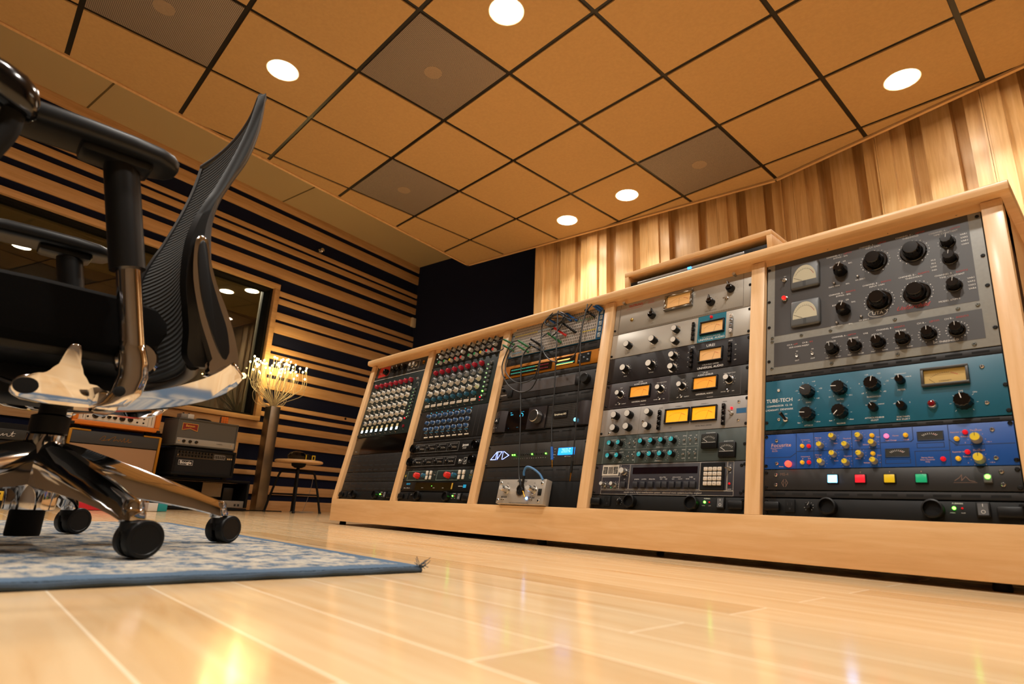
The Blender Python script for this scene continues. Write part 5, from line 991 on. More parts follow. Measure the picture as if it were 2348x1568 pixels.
vent(1, 134, 146.5, 'thin black vented panel above the preamp with two scarlet knobs')
x = U('preamp', 'dark green one-rack-unit preamp with two scarlet knobs and ivory rocker buttons', 'preamp', 1, 87, 133.5); x.plate(GN, deep=.2, screws=[(5, 95), (477, 95)])
PG = mat('pale_green_ink', '9db5aa', .6)
for a, c in ((28, 166), (238, 378)): x.rect(a, a+(c-a), 92, 131, PG, .9)
for o0 in (0, 211):
    x.knob('redb', 107+o0, 105+5, 20, 'scarlet knob'); x.knob('tealk', 154+o0*.97, 110); x.ticks(107+o0, 110, 16, 11, 2)
    for q in (0, 26): x.btn(165+13+o0+q-(6 if not o0 else 2), 122, 13, 17, IVORY, 'rocker_button', .007, .002); x.btn(165+13+o0+q-(6 if not o0 else 2), 103, 13, 17, IVORY, 'rocker_button', .005, .002)
YI = mat('yellow_ink', 'd8b83a', .6); x.ln([(7, 111), (19, 111)], YI, 1); x.ln([(13, 105), (13, 117)], YI, 1.6); x.L.prism([(.010, .024), (.013, .029), (.016, .024), (.013, .019)], .0031, .0034, YI)
x.txt('P', 7, 455, 124); x.rect(450, 460, 118, 130, WHITE, .7); x.txt('MERCURY', 3, 455, 111, YI); x.rect(449, 461, 99, 106, PG, .7); x.tog(224, 112, 0, True); x.txt('DI', 2.6, 224, 124, YI); x.done()
x = U('synth_module', 'thin black rack device with cyan logo and smoky gold display, second bay', 'audio device', 1, 46, 86); x.plate(BLKP, deep=.2, screws=[(5, 54), (477, 54)])
x.fill(105, 362, 51, 82, mat('smoky_gold_display', '3a2d14', .2, .5), 'display', .0012); x.fill(352, 360, 56, 80, mat('gold_edge_glow', 'c89838', .3, .6, emit=.4), 'display_edge', .0016)
CI = mat('cyan_logo_ink', '1c9cd0', .5, emit=.2); x.txt('MOTU', 7, 48, 76, CI, shear=.3, bold=.0003); x.L.box(.424, .442, .016, .028, .003, .0034, CI); x.txt('828', 6, 433, 68, BLACKINK); x.L.line([(.395, .022), (.420, .022)], .0015, .0033, WHITE); x.th = .0045; x.txt('ANALOG', 2.6, 160, 60); x.txt('DIGITAL', 2.6, 240, 60); x.txt('LEVELS', 2.6, 300, 60); x.th = .003; x.led(222, 68, LEDG, .0014)
for i in range(4): x.led(28+i*12, 58, SILV, .0025, 'jack')
x.done()
furman(1, 'black power conditioner at the foot of the second bay from the left')

# ---- bay 1
x = U('preamp', 'black panel with a red badge and four black knobs, top of the farthest bay', 'preamp', 0, 625, 711); x.plate(mat('dark_slate_panel', '2c2d2d', .45), deep=.2, screws=[(5, 640), (5, 700), (477, 640), (477, 700)])
b = MB(); b.prism([(u/1000, (v-625)/1000) for u, v in ((28, 640), (28, 690), (36, 697), (130, 697), (130, 650), (120, 642), (36, 640))], .003, .0036, mat('red_badge_enamel', 'c42a22', .4)); b.build('red_badge', x.E, label='red badge plate'); b.bm if 0 else None
x.ln([(28, 640), (28, 690), (36, 697), (130, 697), (130, 650), (120, 642), (28, 640)], WHITE, .8); x.th = .0036; x.txt('V', 12, 48, 662); x.txt('76', 8, 60, 658)
x.th = .003
for u, v in ((134-22, 661), (188, 663), (227, 667), (275, 666)): x.knob('tt', u, v, -30); x.ticks(u, v, 21, 7, 4)
x.rect(307, 400, 645, 688, WHITE, .9); x.knob('sil', 340, 666); x.knob('sil', 372, 667); x.led(328, 672, RED, .003); x.txt('OUTPUT', 4, 352, 650)
b = MB(); b.lathe([(.009, 0), (.009, .004), (.006, .006)], GOLD, None, 8); b.build('gold_nut', x.E, x.P(440, 668, .003)); x.L.quad(0, .4826, 0, .0022, .0033, WHITE); x.done()
x = neve(0, 312.5, 624, 'tall dark green eight-channel preamp with crimson knobs and lit square buttons, farthest bay', (584, 61, 375), [('neve', 540, 53, 376), ('neve', 506, 51, 376), ('neve', 460, 50, 376), ('neve', 416, 52, 374), ('neveb', 382, 51, 373)], None)
for i in range(8):
    u = 34+(355-34)*i/7; b = simple('litb', lambda m: (m.box(-.0105, .0105, -.017, .017, 0, .003, BLKP, .001), m.box(-.008, .008, -.001, .0145, .003, .0045, mat('pale_yellow_window', 'c8b888', .4, emit=.25)), m.box(-.008, .008, -.0145, -.001, .003, .0045, mat('lit_white_blue', 'e0f4ff', .3, emit=2.2)))); put(b, 'lit_button', x.E, x.P(u+5, 349, .003))
    x.tog(39+(358-39)*i/7, 322, 0, True)
    for v in (562, 483, 438): x.led(57+(378-57)*i/7, v, IVORY, .0036, 'push_button'); 
    for v in (480,): x.led(66+(388-66)*i/7, v, IVORY, .003, 'push_button')
for i in range(9): u, v = 424, 533-(533-393)*i/8; x.btn(u+8, v, 15, 11, mat('charcoal_rocker', '474a48', .35), 'push_button', .006, .002); x.led(u-8, v-1, mat('pale_green_led', '9fc890', .4, emit=.5), .0025)
x.led(403, 387, LEDR, .0035); x.btn(413, 347, 10, 12, mat('deep_red_switch', '7a1220', .4), 'power_switch', .006); x.txt('ON', 3, 413, 332); x.txt('AMS', 7, 417, 590, shear=.2); x.txt('NEVE', 7, 423, 583, mat('pale_ink', 'b8bcbc', .6)); x.led(408, 590, RED, .0022); x.ln([(420, 562), (442, 562), (442, 545)], WHITE, .8); x.txt('1084', 4, 430, 566); x.done('scale_marks')
x = U('blank_panel', 'deep gloss-black blank panel in the farthest bay', 'rack panel', 0, 223, 312); x.plate(mat('deep_gloss_black', '050505', .15), deep=0, th=.001); x.led(30, 238, SILV, .0022, 'screw'); x.L.bm.free()
vent(0, 134, 222, 'tall black vented panel with four slot rows in the farthest bay', 4, 8, 36)
vent(0, 89, 133, 'black vented panel with three fine slot rows in the farthest bay', 3, 11, 28)
vent(0, 43.8, 88, 'black vented panel with two slot rows just above the farthest power conditioner', 2, 8, 36)
furman(0, 'black power conditioner at the foot of the farthest rack bay')
furman_dummy = None

# ---- small rack box standing on the worktop
def topbox():
    x0, x1, yf, z0, z1, yb = -1.190, -.657, 1.64, .8451, .946, 1.98
    t = thing('desktop_rack_box', 'low maple rack box standing on top of the long cabinet', 'rack', ((x0+x1)/2, (yf+yb)/2, z0)); T0 = t.location
    for a in ((x0, x1, z1-.016, z1), (x0, x1, z0, z0+.016), (x0, x0+.016, z0+.016, z1-.016), (x1-.016, x1, z0+.016, z1-.016)):
        m = MB(); m.box(a[0], a[1], yf, yb, a[2], a[3], MAPLE, .001); m.build('board', t, loc=-T0)
    m = MB(); m.box(x0+.016, x1-.016, yb-.01, yb, z0+.016, z1-.016, BLKM); m.build('back', t, loc=-T0)
    d = thing('rack_device', 'thin black device with a few red and pink lights inside the low maple box', 'audio device', ((x0+x1)/2, yf+.012, z0+.0165)); D0 = d.location
    m = MB(); m.box(x0+.018, x1-.018, yf+.012, yf+.25, z0+.0165, z0+.0625, BLKP, .001); m.build('case', d, loc=-D0)
    m = MB(); m.box(x0+.05, x1-.09, yf+.006, yf+.012, z0+.047, z0+.058, mat('brushed_silver_bar', 'b8bcc0', .3, .7), .002); m.build('silver_bar', d, loc=-D0)
    for i, (dx, m_) in enumerate(((.035, mat('pink_cap', 'd88a9a', .4)), (.055, IVORY), (.42, mat('pale_pink_cap', 'e0b0b0', .4)), (.445, MC['pale_pink_cap']), (.468, mat('red_segment_display', 'c81848', .3, emit=1)))):
        m = MB(); m.box(x0+dx, x0+dx+.014, yf+.004, yf+.0118, z0+.030, z0+.040, m_, .002); m.build('button', d, loc=-D0)
    m = MB(); m.box(x0+.25, x0+.263, yf+.003, yf+.006, z0+.050, z0+.057, mat('blue_light_bar', '3a8cff', .3, emit=3)); m.build('blue_light', d, loc=-D0)
topbox()

# ------------------------------------------------------------------ patch cables (coordinates on the leaning face of bay 3, millimetres)
RM3 = Euler(RROT).to_matrix()
def cable(pts, label, plugs, r=.0023, m=None, w=.030, group='patch cables hanging from the patch bay'):
    E = thing('patch_cable', label, 'cable', rpos(2, 0, 0, 0), RROT, group); P = [((p[0])/1000, p[1]/1000, (p[2] if len(p) > 2 else w*1000)/1000) for p in pts]
    b = MB(); b.tube(smooth(P, 7), r, m or CABLE, 7); b.build('cord', E)
    for (a, c, mt, tip) in plugs:
        a, c = Vector(a)/1000, Vector(c)/1000; b = MB(); d = (c-a); b.cyl(a, c, .0042, mt, .0046, 12); o = b.build('plug', E, label=None)
        if tip: b = MB(); e = c+d.normalized()*.026; b.cyl(c, e, .0022, GOLD, .0018, 10); b.build('plug_tip', o, label='gold plug tip')
    return E
Z = lambda u, v, w: (u, v, w)
cable([(-6, 657, 40), (-37, 652, 45), (-92, 640, 50), (-106, 622, 52), (-83, 606, 52), (-32, 602, 48), (4, 610, 42), (-5, 632, 40)], 'thin grey cable looping leftwards over the post with two green plugs', [((-6, 657, 40), (30, 640, 9), GRNP, 0), ((-5, 632, 40), (34, 612, 9), GRNP, 0)])
cable([(85, 634, 42), (60, 622, 50), (39, 577, 50), (32, 528, 50), (55, 479, 50), (105, 431, 50), (167, 403, 50), (218, 408, 50), (240, 439, 50), (244, 476, 50), (238, 549, 50), (216, 640, 45), (220, 680, 48), (262, 726, 40)], 'grey cable in the largest hanging loop, from green to blue plug', [((85, 634, 42), (124, 610, 9), GRNP, 0), ((262, 726, 40), (325, 684, 9), BLUEP, 0)])
cable([(86, 612, 40), (60, 590, 46), (47, 551, 46), (56, 503, 46), (105, 460, 46), (157, 442, 46), (212, 449, 46), (231, 478, 46), (236, 540, 46), (238, 573, 40), (192, 608, 20)], 'grey cable in the smaller inner hanging loop', [((86, 612, 40), (124, 590, 9), GRNP, 0), ((192, 608, 18), (180, 614, 9), BLKP, 0)])
coil = []
for i in range(52): a = 2*math.pi*i/16; coil.append((272+46*math.cos(a)+i*.25, 680+24*math.sin(a), 46+5*math.sin(i*.9)))
cable([(216, 709, 30)]+coil+[(340, 672, 45), (380, 668, 40), (426, 688, 22)], 'grey cable coiled several times in front of the patch bay', [((216, 709, 30), (243, 692, 9), BLUEP, 0), ((404, 701, 30), (438, 675, 9), BLKP, 0)])
cable([(283, 731, 36), (285, 705, 48), (296, 670, 50), (303, 621, 50), (316, 531, 48), (325, 448, 44), (332, 380, 40), (339, 283, 36), (355, 195, 33)], 'straight grey cable hanging down to a blue plug with gold tip', [((283, 731, 36), (354, 678, 9), BLUEP, 0), ((356, 192, 33), (366, 148, 32), BLUEP, 1)])
cable([(416, 731, 34), (428, 690, 48), (424, 624, 50), (427, 553, 50), (436, 483, 48), (443, 403, 44), (446, 330, 40), (452, 244, 36), (454, 184, 33), (454, 140, 31)], 'rightmost grey cable hanging down to a black plug with gold tip', [((416, 731, 34), (461, 692, 9), BLUEP, 0), ((454, 142, 31), (455, 104, 31), BLKP, 1)])
cable([(209, 569, 40), (190, 588, 44), (165, 592, 44), (144, 570, 46), (140, 536, 48), (150, 474, 48), (175, 364, 44), (202, 228, 40), (219, 132, 37), (229, 95, 36), (238, 77, 36)], 'grey cable hanging down over the silver box, its gold tip at the round socket', [((146, 612, 34), (189, 587, 9), BLKP, 0), ((236, 80, 36), (259, 46, 36), BLKP, 1)])
cable([(133, 585, 36), (128, 540, 42), (144, 478, 42), (159, 404, 42), (172, 352, 40)], 'short grey cable ending in a gold tip in front of the curved interface', [((145, 634, 30), (180, 612, 9), BLKP, 0), ((170, 358, 40), (175, 340, 40), BLKP, 1)])
cable([(240, 637, 36), (225, 615, 48), (236, 579, 50), (260, 539, 50), (303, 506, 50), (354, 494, 50), (393, 500, 50), (414, 525, 50), (421, 573, 50), (423, 658, 48), (436, 704, 40), (446, 716, 30)], 'grey cable swinging in a wide U from green plug to the right blue plugs', [((240, 637, 36), (292, 600, 9), GRNP, 0), ((446, 716, 30), (470, 698, 9), BLUEP, 0)])
cable([(266, 655, 34), (262, 640, 44), (275, 615, 44), (300, 640, 40), (307, 666, 34)], 'short grey link cable between a red and a black plug', [((266, 655, 34), (311, 626, 9), REDINK if 0 else RED, 0), ((307, 666, 34), (356, 629, 9), BLKP, 0)])
E = cable([(262, 92, 45), (262, 105, 48), (270, 119, 50), (285, 121, 50), (310, 112, 48), (334, 97, 44), (348, 80, 40)], 'short blue cable arching out of the silver box socket', [((262, 94, 45), (252, 52, 34), BLKP, 0)], .0038, BCABLE, group='blue cable')

# ------------------------------------------------------------------ far corner: amplifiers, pedals, stool, lamp (wall frame: s along wall, d towards wall)
MF = FRONT
def wthing(name, label, cat, s, d, z=0, ang=0, group=None): return thing(name, label, cat, wp(s, d, z), (0, 0, WROT+R(ang)), group)
TOL = mat('black_tolex', '0c0c0d', .7, spec=.25, bump=(900, .6)); OTOL = mat('orange_tolex', 'd87818', .5, bump=(900, .4))
# drawing helper: front faces -y, local x right, z up
def box(t, nm, x0, x1, y0, y1, z0, z1, m, bev=.004, label=None): b = MB(); b.box(x0, x1, y0, y1, z0, z1, m, bev); return b.build(nm, t, label=label)
def fm(x, y, z): return Matrix.Translation((x, y, z)) @ FRONT
KB = lambda r, h=.014: simple('ampknob_%g' % r, lambda m: m.lathe([(r*1.15, 0), (r*1.15, .003), (r, .004), (r*.85, h)], BLKG, None, 16))
t = wthing('speaker_cabinet', 'tan-fronted speaker cabinet with signature on its dark top band, under the orange amplifier', 'speaker cabinet', 1.64, 4.5)
box(t, 'cabinet', -.272, .272, .006, .36, .02, .485, TOL); box(t, 'grille_cloth', -.262, .262, -.002, .006, .03, .395, dots_mat('tan_weave', 'a5805c', '7b5c40', .007, .3, .8), .001)
box(t, 'top_band', -.265, .265, -.006, .006, .400, .480, mat('slate_tolex_band', '34373a', .6), .003)
GB = mat('gold_corner_metal', 'a87a28', .35, .8)
for x0 in (-.272, .272):
    b = MB(); b.box(x0-.009, x0+.009, -.010, .012, .02, .485, GB, .003); b.build('edge_trim', t)
for a in ((-.272, -.16), (.16, .272)): b = MB(); b.box(a[0], a[1], -.010, .10, .478, .489, GB, .003); b.build('corner_plate', t)
b = MB(); sg = smooth([(-.10, .43, 0), (-.085, .452, 0), (-.07, .455, 0), (-.078, .43, 0), (-.09, .425, 0), (-.06, .432, 0), (-.045, .44, 0), (-.05, .428, 0), (-.03, .45, 0), (-.01, .458, 0), (-.02, .43, 0), (.0, .44, 0), (.01, .43, 0), (.02, .445, 0), (.03, .43, 0), (.045, .455, 0), (.045, .43, 0), (.06, .436, 0), (.07, .452, 0), (.07, .43, 0), (.09, .436, 0)], 4)
b.line([(p.x, p.y) for p in sg], .0025, 0, GB, M=fm(0, -.0072, 0)); b.build('signature', t, label='gold script signature')
t = wthing('guitar_amplifier', 'orange guitar amplifier head with white panel and black knobs', 'amplifier', 1.625, 4.5, .517); [box(t, 'foot', q-.02, q+.02, .03, .07, -.0275, .001, BLKM, .003) for q in (-.22, .22)]
for a in ((-.265, .265, 0, .030), (-.265, .265, .195, .228), (-.265, -.232, .030, .195), (.232, .265, .030, .195)): box(t, 'shell_board', a[0], a[1], -.01, .22, a[2], a[3], OTOL, .006)
box(t, 'front_panel', -.232, .232, .008, .014, .030, .195, mat('white_panel', 'd8d2c4', .5), .0); box(t, 'rear_board', -.232, .232, .2, .21, .03, .195, BLKM, 0)
b = MB(); F = fm(0, .0075, 0)
b.quad(-.17, .205, .112, .122, 0, mat('orange_stripe', 'e04a18', .5), F); b.line([(-.19, .035), (.19, .035), (.19, .10), (-.19, .10)], .0015, 0, BLACKINK, True, F); b.quad(-.17, .205, .104, .112, 0, BLACKINK, F)
b.text('O R A N G E', .03, -.03, .165, 0, BLACKINK, F, bold=.0008); b.text('OVERDRIVE', .011, .09, .148, 0, BLACKINK, F); b.line([(.155, .132), (.19, .132), (.19, .185), (.155, .185)], .001, 0, BLACKINK, True, F); b.lathe([(.013, 0), (.013, .0003)], mat('crest_red', 'b04028', .5), F @ Matrix.Translation((.172, .158, 0)), 12)
for sx_ in (-.205, .212): b.line([(sx_, .045), (sx_, .18)], .0025, .0005, BLACKINK, False, F)
b.build('lettering', t)
for xx, r in ((-.135, .017), (-.09, .011), (-.055, .011), (-.02, .011), (.025, .016), (.075, .015)): put(KB(r), 'knob', t, (xx, .008, .067), (R(90), 0, 0))
for xx, zz in ((-.178, .083), (-.178, .055), (.12, .083), (.12, .055), (.16, .082), (.16, .055)): put(simple('jk', lambda m: m.lathe([(.006, 0), (.006, .003)], BLKP, None, 12)), 'jack', t, (xx, .008, zz), (R(90), 0, 0))
for xx in (-.26, .26):
    for zz in (.004, .224): b = MB(); b.box(xx-.012, xx+.012, -.014, .01, zz-.010, zz+.010, BLKP, .003); b.build('corner_protector', t)
# right-hand stack
t = wthing('guitar_amplifier', 'black amplifier head standing backwards on the floor, chassis showing, bottom of the right stack', 'amplifier', 2.315, 4.5)
for a in ((-.322, .322, 0, .020), (-.322, .322, .208, .228), (-.322, -.303, .02, .208), (.303, .322, .02, .208)): box(t, 'shell_board', a[0], a[1], -.01, .26, a[2]+.004, a[3], TOL, .004)
box(t, 'front_board', -.303, .303, .2, .21, .02, .208, BLKM, 0); box(t, 'chassis', -.30, .30, .005, .19, .024, .075, mat('grey_chassis', '8b8a86', .4, .5), .002)
b = MB(); F = fm(0, .0045, 0)
for xx, w in ((-.21, .012), (-.18, .012), (-.10, .03), (.02, .012), (.05, .01), (.13, .012), (.16, .012), (.23, .016), (.258, .016)): b.quad(xx-w/2, xx+w/2, .035, .052 if w < .03 else .046, 0, BLACKINK, F)
b.text('FOOTSWITCH', .007, -.19, .062, 0, BLACKINK, F); b.text('SPEAKERS', .007, .15, .062, 0, BLACKINK, F); b.build('lettering', t)
box(t, 'vent_screen', -.03, .12, .03, .034, .10, .20, dots_mat('perforated_screen', '7c6a50', '1a1612', .008, .34, .5, .4), 0)
box(t, 'transformer', .135, .215, .03, .10, .076, .17, BLKP, .004)
t = wthing('guitar_amplifier', 'black amplifier head lettered Boogie with rows of small knobs, middle of the right stack', 'amplifier', 2.225, 4.44, .2285)
for a in ((-.228, .228, .012, .030), (-.228, .228, .186, .204), (-.228, -.21, .030, .186), (.21, .228, .030, .186)): box(t, 'shell_board', a[0], a[1], -.008, .24, a[2], a[3], TOL, .004)
box(t, 'grille', -.21, .21, .004, .01, .03, .135, mat('black_grille_cloth', '101011', .9), 0); box(t, 'control_panel', -.21, .21, .002, .02, .137, .186, mat('black_control_panel', '1a1b1b', .35), .001)
b = MB(); F = fm(0, .0035, 0); b.text('Boogie', .030, -.135, .10, 0, WHITE, F, bold=.0006); b.line([(-.185, .083), (-.085, .083), (-.085, .116), (-.185, .116)], .0018, 0, WHITE, True, F); F2 = fm(0, .0012, 0)
b.line([(.065, .142), (.145, .142), (.145, .170), (.065, .170)], .0012, 0, WHITE, True, F2); [b.line([(.075+i*.014, .145), (.075+i*.014, .168)], .001, 0, WHITE, False, F2) for i in range(5)]; b.build('lettering', t)
for r, zz in ((0, .173), (1, .150)):
    for i in range(11): put(KB(.0065, .012), 'knob', t, (-.19+i*.0235, .002, zz), (R(90), 0, 0))
for xx in (-.197, .168, .182, .197): put(simple('jk2', lambda m: m.lathe([(.006, 0), (.006, .004)], SILV, None, 12)), 'jack', t, (xx, .002, .150), (R(90), 0, 0))
for xx in (-.18, .18): box(t, 'foot', xx-.015, xx+.015, .02, .06, 0, .0125, BLKM, .002)
t = wthing('guitar_amplifier', 'small grey tweed amplifier head with red ribbon badge, top of the right stack', 'amplifier', 2.21, 4.44, .433)
TW = dots_mat('grey_tweed', '585651', '3a3834', .005, .3, .9)
for a in ((-.226, .226, .012, .022), (-.226, .226, .198, .208), (-.226, -.216, .022, .198), (.216, .226, .022, .198)): box(t, 'shell_board', a[0], a[1], -.006, .22, a[2], a[3], TW, .003)
box(t, 'grille_cloth', -.216, .216, .002, .008, .066, .198, TW, 0); box(t, 'control_panel', -.216, .216, -.002, .01, .022, .066, mat('pale_grey_panel', '9b9890', .45), .001)
b = MB(); F = fm(0, .0015, 0); b.prism([(-.19, .122), (-.19, .172), (-.08, .172), (-.08, .122), (-.1, .122), (-.135, .136), (-.17, .122)], 0, .002, mat('maroon_badge', '7a1a18', .4), F); b.line([(-.19, .122), (-.19, .172), (-.08, .172), (-.08, .122), (-.135, .137), (-.19, .122)], .003, .0022, mat('badge_gold', 'd0a040', .4), False, F); b.text('Benson', .022, -.135, .155, .0023, MC['badge_gold'], F, bold=.0005); b.build('badge', t, label='maroon ribbon badge with gold lettering')
for xx in (-.165, -.12, -.075): put(KB(.010), 'knob', t, (xx, -.002, .044), (R(90), 0, 0))
for xx in (-.20, .19): put(MC2 if 0 else simple('jk2', lambda m: m.lathe([(.006, 0), (.006, .004)], SILV, None, 12)), 'jack', t, (xx, -.002, .044), (R(90), 0, 0))
b = MB(); F = fm(0, -.0028, 0); b.text('CHIMERA', .011, .10, .046, 0, BLACKINK, F); b.build('lettering', t)
b = MB(); b.tube(smooth([(-.06, .10, .207), (-.05, .10, .222), (0, .10, .226), (.05, .10, .222), (.06, .10, .207)]), .006, BLKP, 8); b.build('handle', t)
t = wthing('effects_pedal', 'small grey and white pedal on top of the tweed amplifier', 'pedal', 2.06, 4.5, .6415); box(t, 'enclosure', -.045, .0, -.02, .05, 0, .035, mat('grey_pedal', '8a8a88', .4, .3), .003); box(t, 'white_side', .001, .045, -.025, .05, 0, .036, mat('white_pedal', 'd0ccc4', .5), .003, 'white half')
for xx in (-.02, .02): put(KB(.006, .01), 'knob', t, (xx, .01, .036))
t = wthing('puzzle_cube', 'small puzzle cube with orange face on the tweed amplifier', 'puzzle cube', 2.335, 4.48, .6415, -18)
box(t, 'core', -.026, .026, -.026, .026, 0, .052, BLKP, .002)
b = MB()
for i in range(3):
    for j in range(3): b.box(-.0245+i*.0168, -.009+i*.0168, -.0268, -.026, .0015+j*.0168, .017+j*.0168, mat('orange_tile', 'd06a18', .4), 0); b.box(-.0268, -.026, -.0245+i*.0168, -.009+i*.0168, .0015+j*.0168, .017+j*.0168, mat('blue_tile', '1c3050', .4), 0)
b.build('coloured_tiles', t)
# left amplifier cut by the frame edge
t = wthing('guitar_amplifier', 'black amplifier with white script signature cut by the left edge behind the chair', 'amplifier', .80, 4.5, .0)
box(t, 'cabinet', -.40, .36, .006, .32, .01, .475, TOL, .006); box(t, 'name_band', -.39, .35, -.004, .006, .378, .44, mat('slate_name_band', '23282a', .5), .002); box(t, 'grille_cloth', -.39, .35, 0, .006, .05, .37, mat('black_grille_cloth', '101011', .9), 0)
b = MB(); sg = smooth([(.20, .405, 0), (.215, .43, 0), (.21, .40, 0), (.225, .395, 0), (.24, .41, 0), (.24, .398, 0), (.258, .41, 0), (.26, .398, 0), (.275, .40, 0), (.285, .425, 0), (.283, .398, 0), (.295, .402, 0)], 4); b.line([(p.x, p.y) for p in sg], .0025, 0, WHITE, False, fm(0, -.0052, 0)); b.line([(.275, .415), (.298, .415)], .002, 0, WHITE, False, fm(0, -.0052, 0)); b.build('signature', t, label='white script signature'); 
t = wthing('effects_pedal', 'yellow pedal with two black knobs at the left edge', 'pedal', .975, 4.0, 0)
box(t, 'enclosure', -.06, .035, -.02, .10, .038, .085, mat('yellow_pedal', 'd8b028', .45), .003); box(t, 'base', -.06, .035, -.02, .10, 0, .037, BLKM, .003)
for zz in (.053, .072): put(KB(.006, .006), 'knob', t, (-.005, -.02, zz), (R(90), 0, 0))
t = wthing('expression_pedal', 'long red pedal board with tilted treadle on the floor', 'pedal', 1.475, 3.95, 0)
PR = mat('pedal_red', 'c01828', .4); box(t, 'enclosure', -.17, .13, -.03, .10, .002, .045, PR, .004); M = Matrix.Rotation(R(14), 4, 'Y'); b = MB(); b.box(-.07, .10, -.01, .08, .052, .062, PR, .003, Matrix.Translation((0, 0, .012)) @ M); b.box(-.06, .09, -.005, .075, .062, .066, BLKM, .001, Matrix.Translation((0, 0, .012)) @ M); b.build('treadle', t)
for xx in (-.13, -.10): put(KB(.008, .01), 'knob', t, (xx, .0, .045))
t = wthing('effects_pedal', 'flat pedal half white and half teal on the floor beside the amplifier stack', 'pedal', 1.73, 3.95, 0); box(t, 'enclosure', -.055, .0, -.03, .08, .002, .05, mat('white_pedal', 'd0ccc4', .5), .003); box(t, 'teal_half', .001, .056, -.03, .08, .002, .048, mat('teal_pedal', '14888c', .4), .003, 'teal half')
# column lamp with fibre sprays
t = wthing('fibre_optic_lamp', 'square brushed-metal floor lamp column with spray of glowing fibre tips', 'lamp', 2.90, 4.76, 0)
box(t, 'column', -.050, .042, -.046, .046, .002, .880, STEEL, .0015)
FBR = mat('pale_fibre', 'c9bfa4', .35, spec=.6); TIP = mat('fibre_tip', 'ffe9b0', .3, emit=38, ecol='ffd98c'); random.seed(11)
for i in range(60):
    a = random.uniform(0, 2*math.pi); rr = .05+.24*random.random()**.8; h = 1.235+.075*random.random()-(.07*(rr/.3) if random.random() < .4 else 0)
    bx, by = rr*math.cos(a), rr*math.sin(a)*.55; k = random.uniform(.5, 1.0)
    pts = [(random.uniform(-.02, .02), random.uniform(-.02, .02), .86), (bx*.35*k, by*.35*k, .93), (bx*.95*k+.02*math.cos(a), by*.95*k, 1.02), (bx*1.0, by*1.0, 1.10), (bx*1.0+random.uniform(-.02, .02), by, h)]
    if i % 9 == 0: pts = [(.02*math.cos(a), .0, .87), (.12*math.copysign(1, bx), by, .90), (.17*math.copysign(1, bx), by, .98), (bx*.9, by, 1.08), (bx, by, h-.03)]
    b = MB(); b.tube(smooth(pts, 4), .0022, FBR, 5); o = b.build('fibre_strand', t); b = MB(); e = Vector(pts[-1]); b.lathe([(0, -.009), (.006, -.005), (.0075, .002), (.005, .007), (0, .009)], TIP, Matrix.Translation(e), 8, cap=False); b.build('glowing_tip', o)
pl = bpy.data.lights.new('lamp_glow', 'POINT'); pl.energy = 2.6; pl.color = (1, .68, .25); pl.shadow_soft_size = .03; po = bpy.data.objects.new('lamp_glow', pl); C.objects.link(po); po.location = wp(2.90, 4.78, 1.22)
# stool
t = wthing('stool', 'round wooden-topped stool with black metal legs in front of the striped wall', 'stool', 3.0, 4.42, 0, 8)
b = MB(); b.lathe([(.180, .398), (.192, .402), (.194, .410), (.190, .418), (.182, .421)], MAPLE, None, 48); b.build('seat', t)
b = MB(); b.lathe([(.03, .36), (.055, .375), (.06, .3975)], BLKM, None, 20); b.build('seat_plate', t); b = MB(); b.cyl((0, 0, .10), (0, 0, .36), .014, BLKM, seg=14); b.build('centre_screw', t)
for k in range(4):
    a = R(45+90*k+5); c, s_ = math.cos(a), math.sin(a); b = MB(); b.tube(smooth([(.012*c, .012*s_, .335), (.07*c, .07*s_, .335), (.125*c, .125*s_, .325), (.148*c, .148*s_, .28), (.185*c, .185*s_, .14), (.215*c, .215*s_, .004)], 5), .0095, BLKM, 10); o = b.build('leg', t); b = MB(); b.lathe([(.012, 0), (.013, .008), (.010, .014)], BLKP, Matrix.Translation((.216*c, .216*s_, 0)), 12); b.build('foot_cap', o)
for k in range(4):
    a0, a1 = R(50+90*k), R(140+90*k); r_ = .184; b = MB(); b.cyl((r_*math.cos(a0), r_*math.sin(a0), .145), (r_*math.cos(a1), r_*math.sin(a1), .145), .007, BLKM, seg=10); b.build('stretcher', t)
t = wthing('black_case', 'glossy black lumpy case with yellow lettering lying on the stool', 'case', 3.01, 4.42, .4212)
b = MB(); b.lathe([(.04, 0), (.066, .012), (.072, .035), (.055, .062), (.02, .074)], BLKG, Matrix.Translation((-.035, 0, 0)) @ Matrix.Diagonal((1.15, .9, 1, 1)), 24); b.build('lid', t)
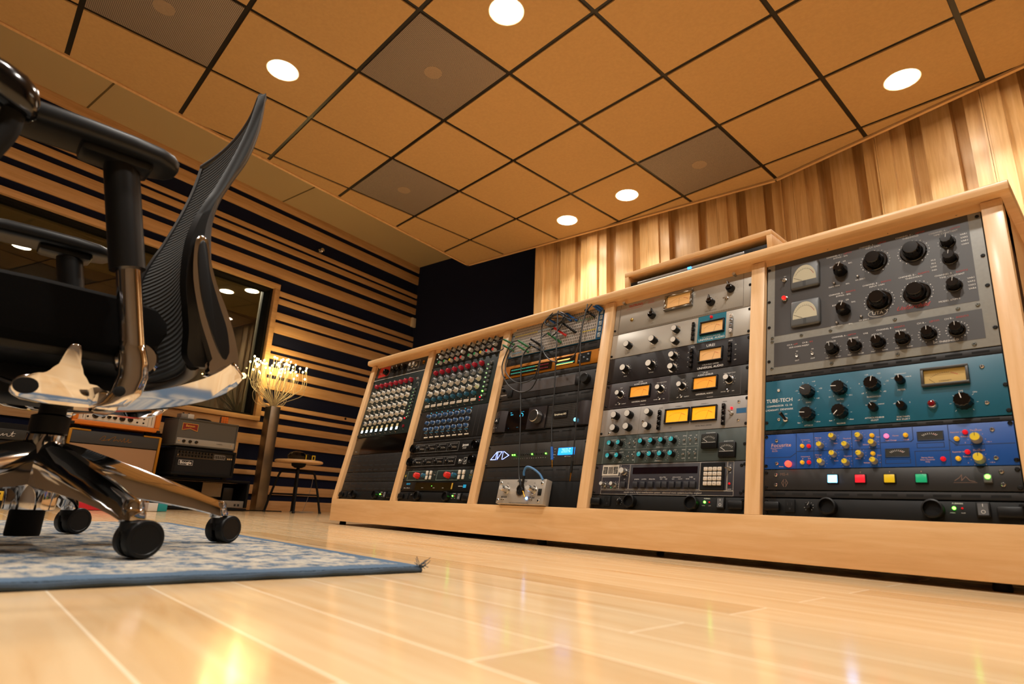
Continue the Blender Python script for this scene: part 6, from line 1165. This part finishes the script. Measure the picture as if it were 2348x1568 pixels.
b = MB(); b.lathe([(.03, 0), (.052, .010), (.056, .03), (.04, .05), (.015, .058)], BLKP, Matrix.Translation((.052, 0, 0)), 20); b.build('pouch', t)
b = MB(); F = fm(0, -.062, 0); Y_ = mat('yellow_letter', 'e0c020', .5); b.line([(.070, .008), (.096, .008), (.096, .044), (.070, .044)], .008, 0, Y_, True, F); b.line([(.010, .042), (.010, .010)], .008, 0, Y_, False, F); b.build('lettering', t, label='yellow lettering')
# thin white cord and floor cables
b = MB(); P = [Vector(wp(3.14, 4.40, .30)), Vector(wp(3.155, 4.42, .24)), Vector(wp(3.16, 4.46, .12)), Vector(wp(3.15, 4.5, .003))]; random.seed(5)
for i in range(24): P.append(wp(3.15+.09*math.sin(i*1.7)+.03*random.random(), 4.52+.05*math.cos(i*2.1), .003+.002*(i % 3)))
b.tube(smooth(P, 4), .0018, mat('pale_cord', '9a958c', .5), 5); tag(b.build('thin_cord'), 'thin pale cord dangling from the stool and tangled on the floor behind it', 'cable')
b = MB(); b.tube(smooth([wp(2.55, 4.60, .006), wp(2.62, 4.52, .004), wp(2.70, 4.60, .004), wp(2.8, 4.66, .004), wp(2.95, 4.64, .004), wp(3.02, 4.60, .004)], 6), .004, BLKM, 6); tag(b.build('floor_cable'), 'black power cord lying on the floor by the lamp column', 'cable')
# bits on the striped wall
t = wthing('wall_hook', 'small round chrome knob high on the striped wall', 'wall fitting', 3.286, 4.93, 2.576); b = MB(); b.lathe([(.022, 0), (.022, .004), (.008, .006), (.008, .03), (.022, .036), (.024, .05), (.015, .058)], CHROME, Matrix.Translation((0, .052, 0)) @ FRONT, 20); b.build('knob', t)
t = wthing('wall_sensor', 'small cream plastic box on the wall in the far corner', 'sensor', 4.66, 4.95, 2.13); box(t, 'case', -.035, .030, 0, .032, 0, .115, mat('cream_plastic', 'd6c9ae', .5), .006)
b = MB(); b.lathe([(.012, 0), (.012, .003), (.006, .0035)], BLKM, Matrix.Translation(wp(3.854, 4.981, .924)) @ Matrix.Rotation(WROT, 4, 'Z') @ FRONT, 14); tag(b.build('wall_jack'), 'tiny dark round socket low on the striped wall right of the stool', 'socket')
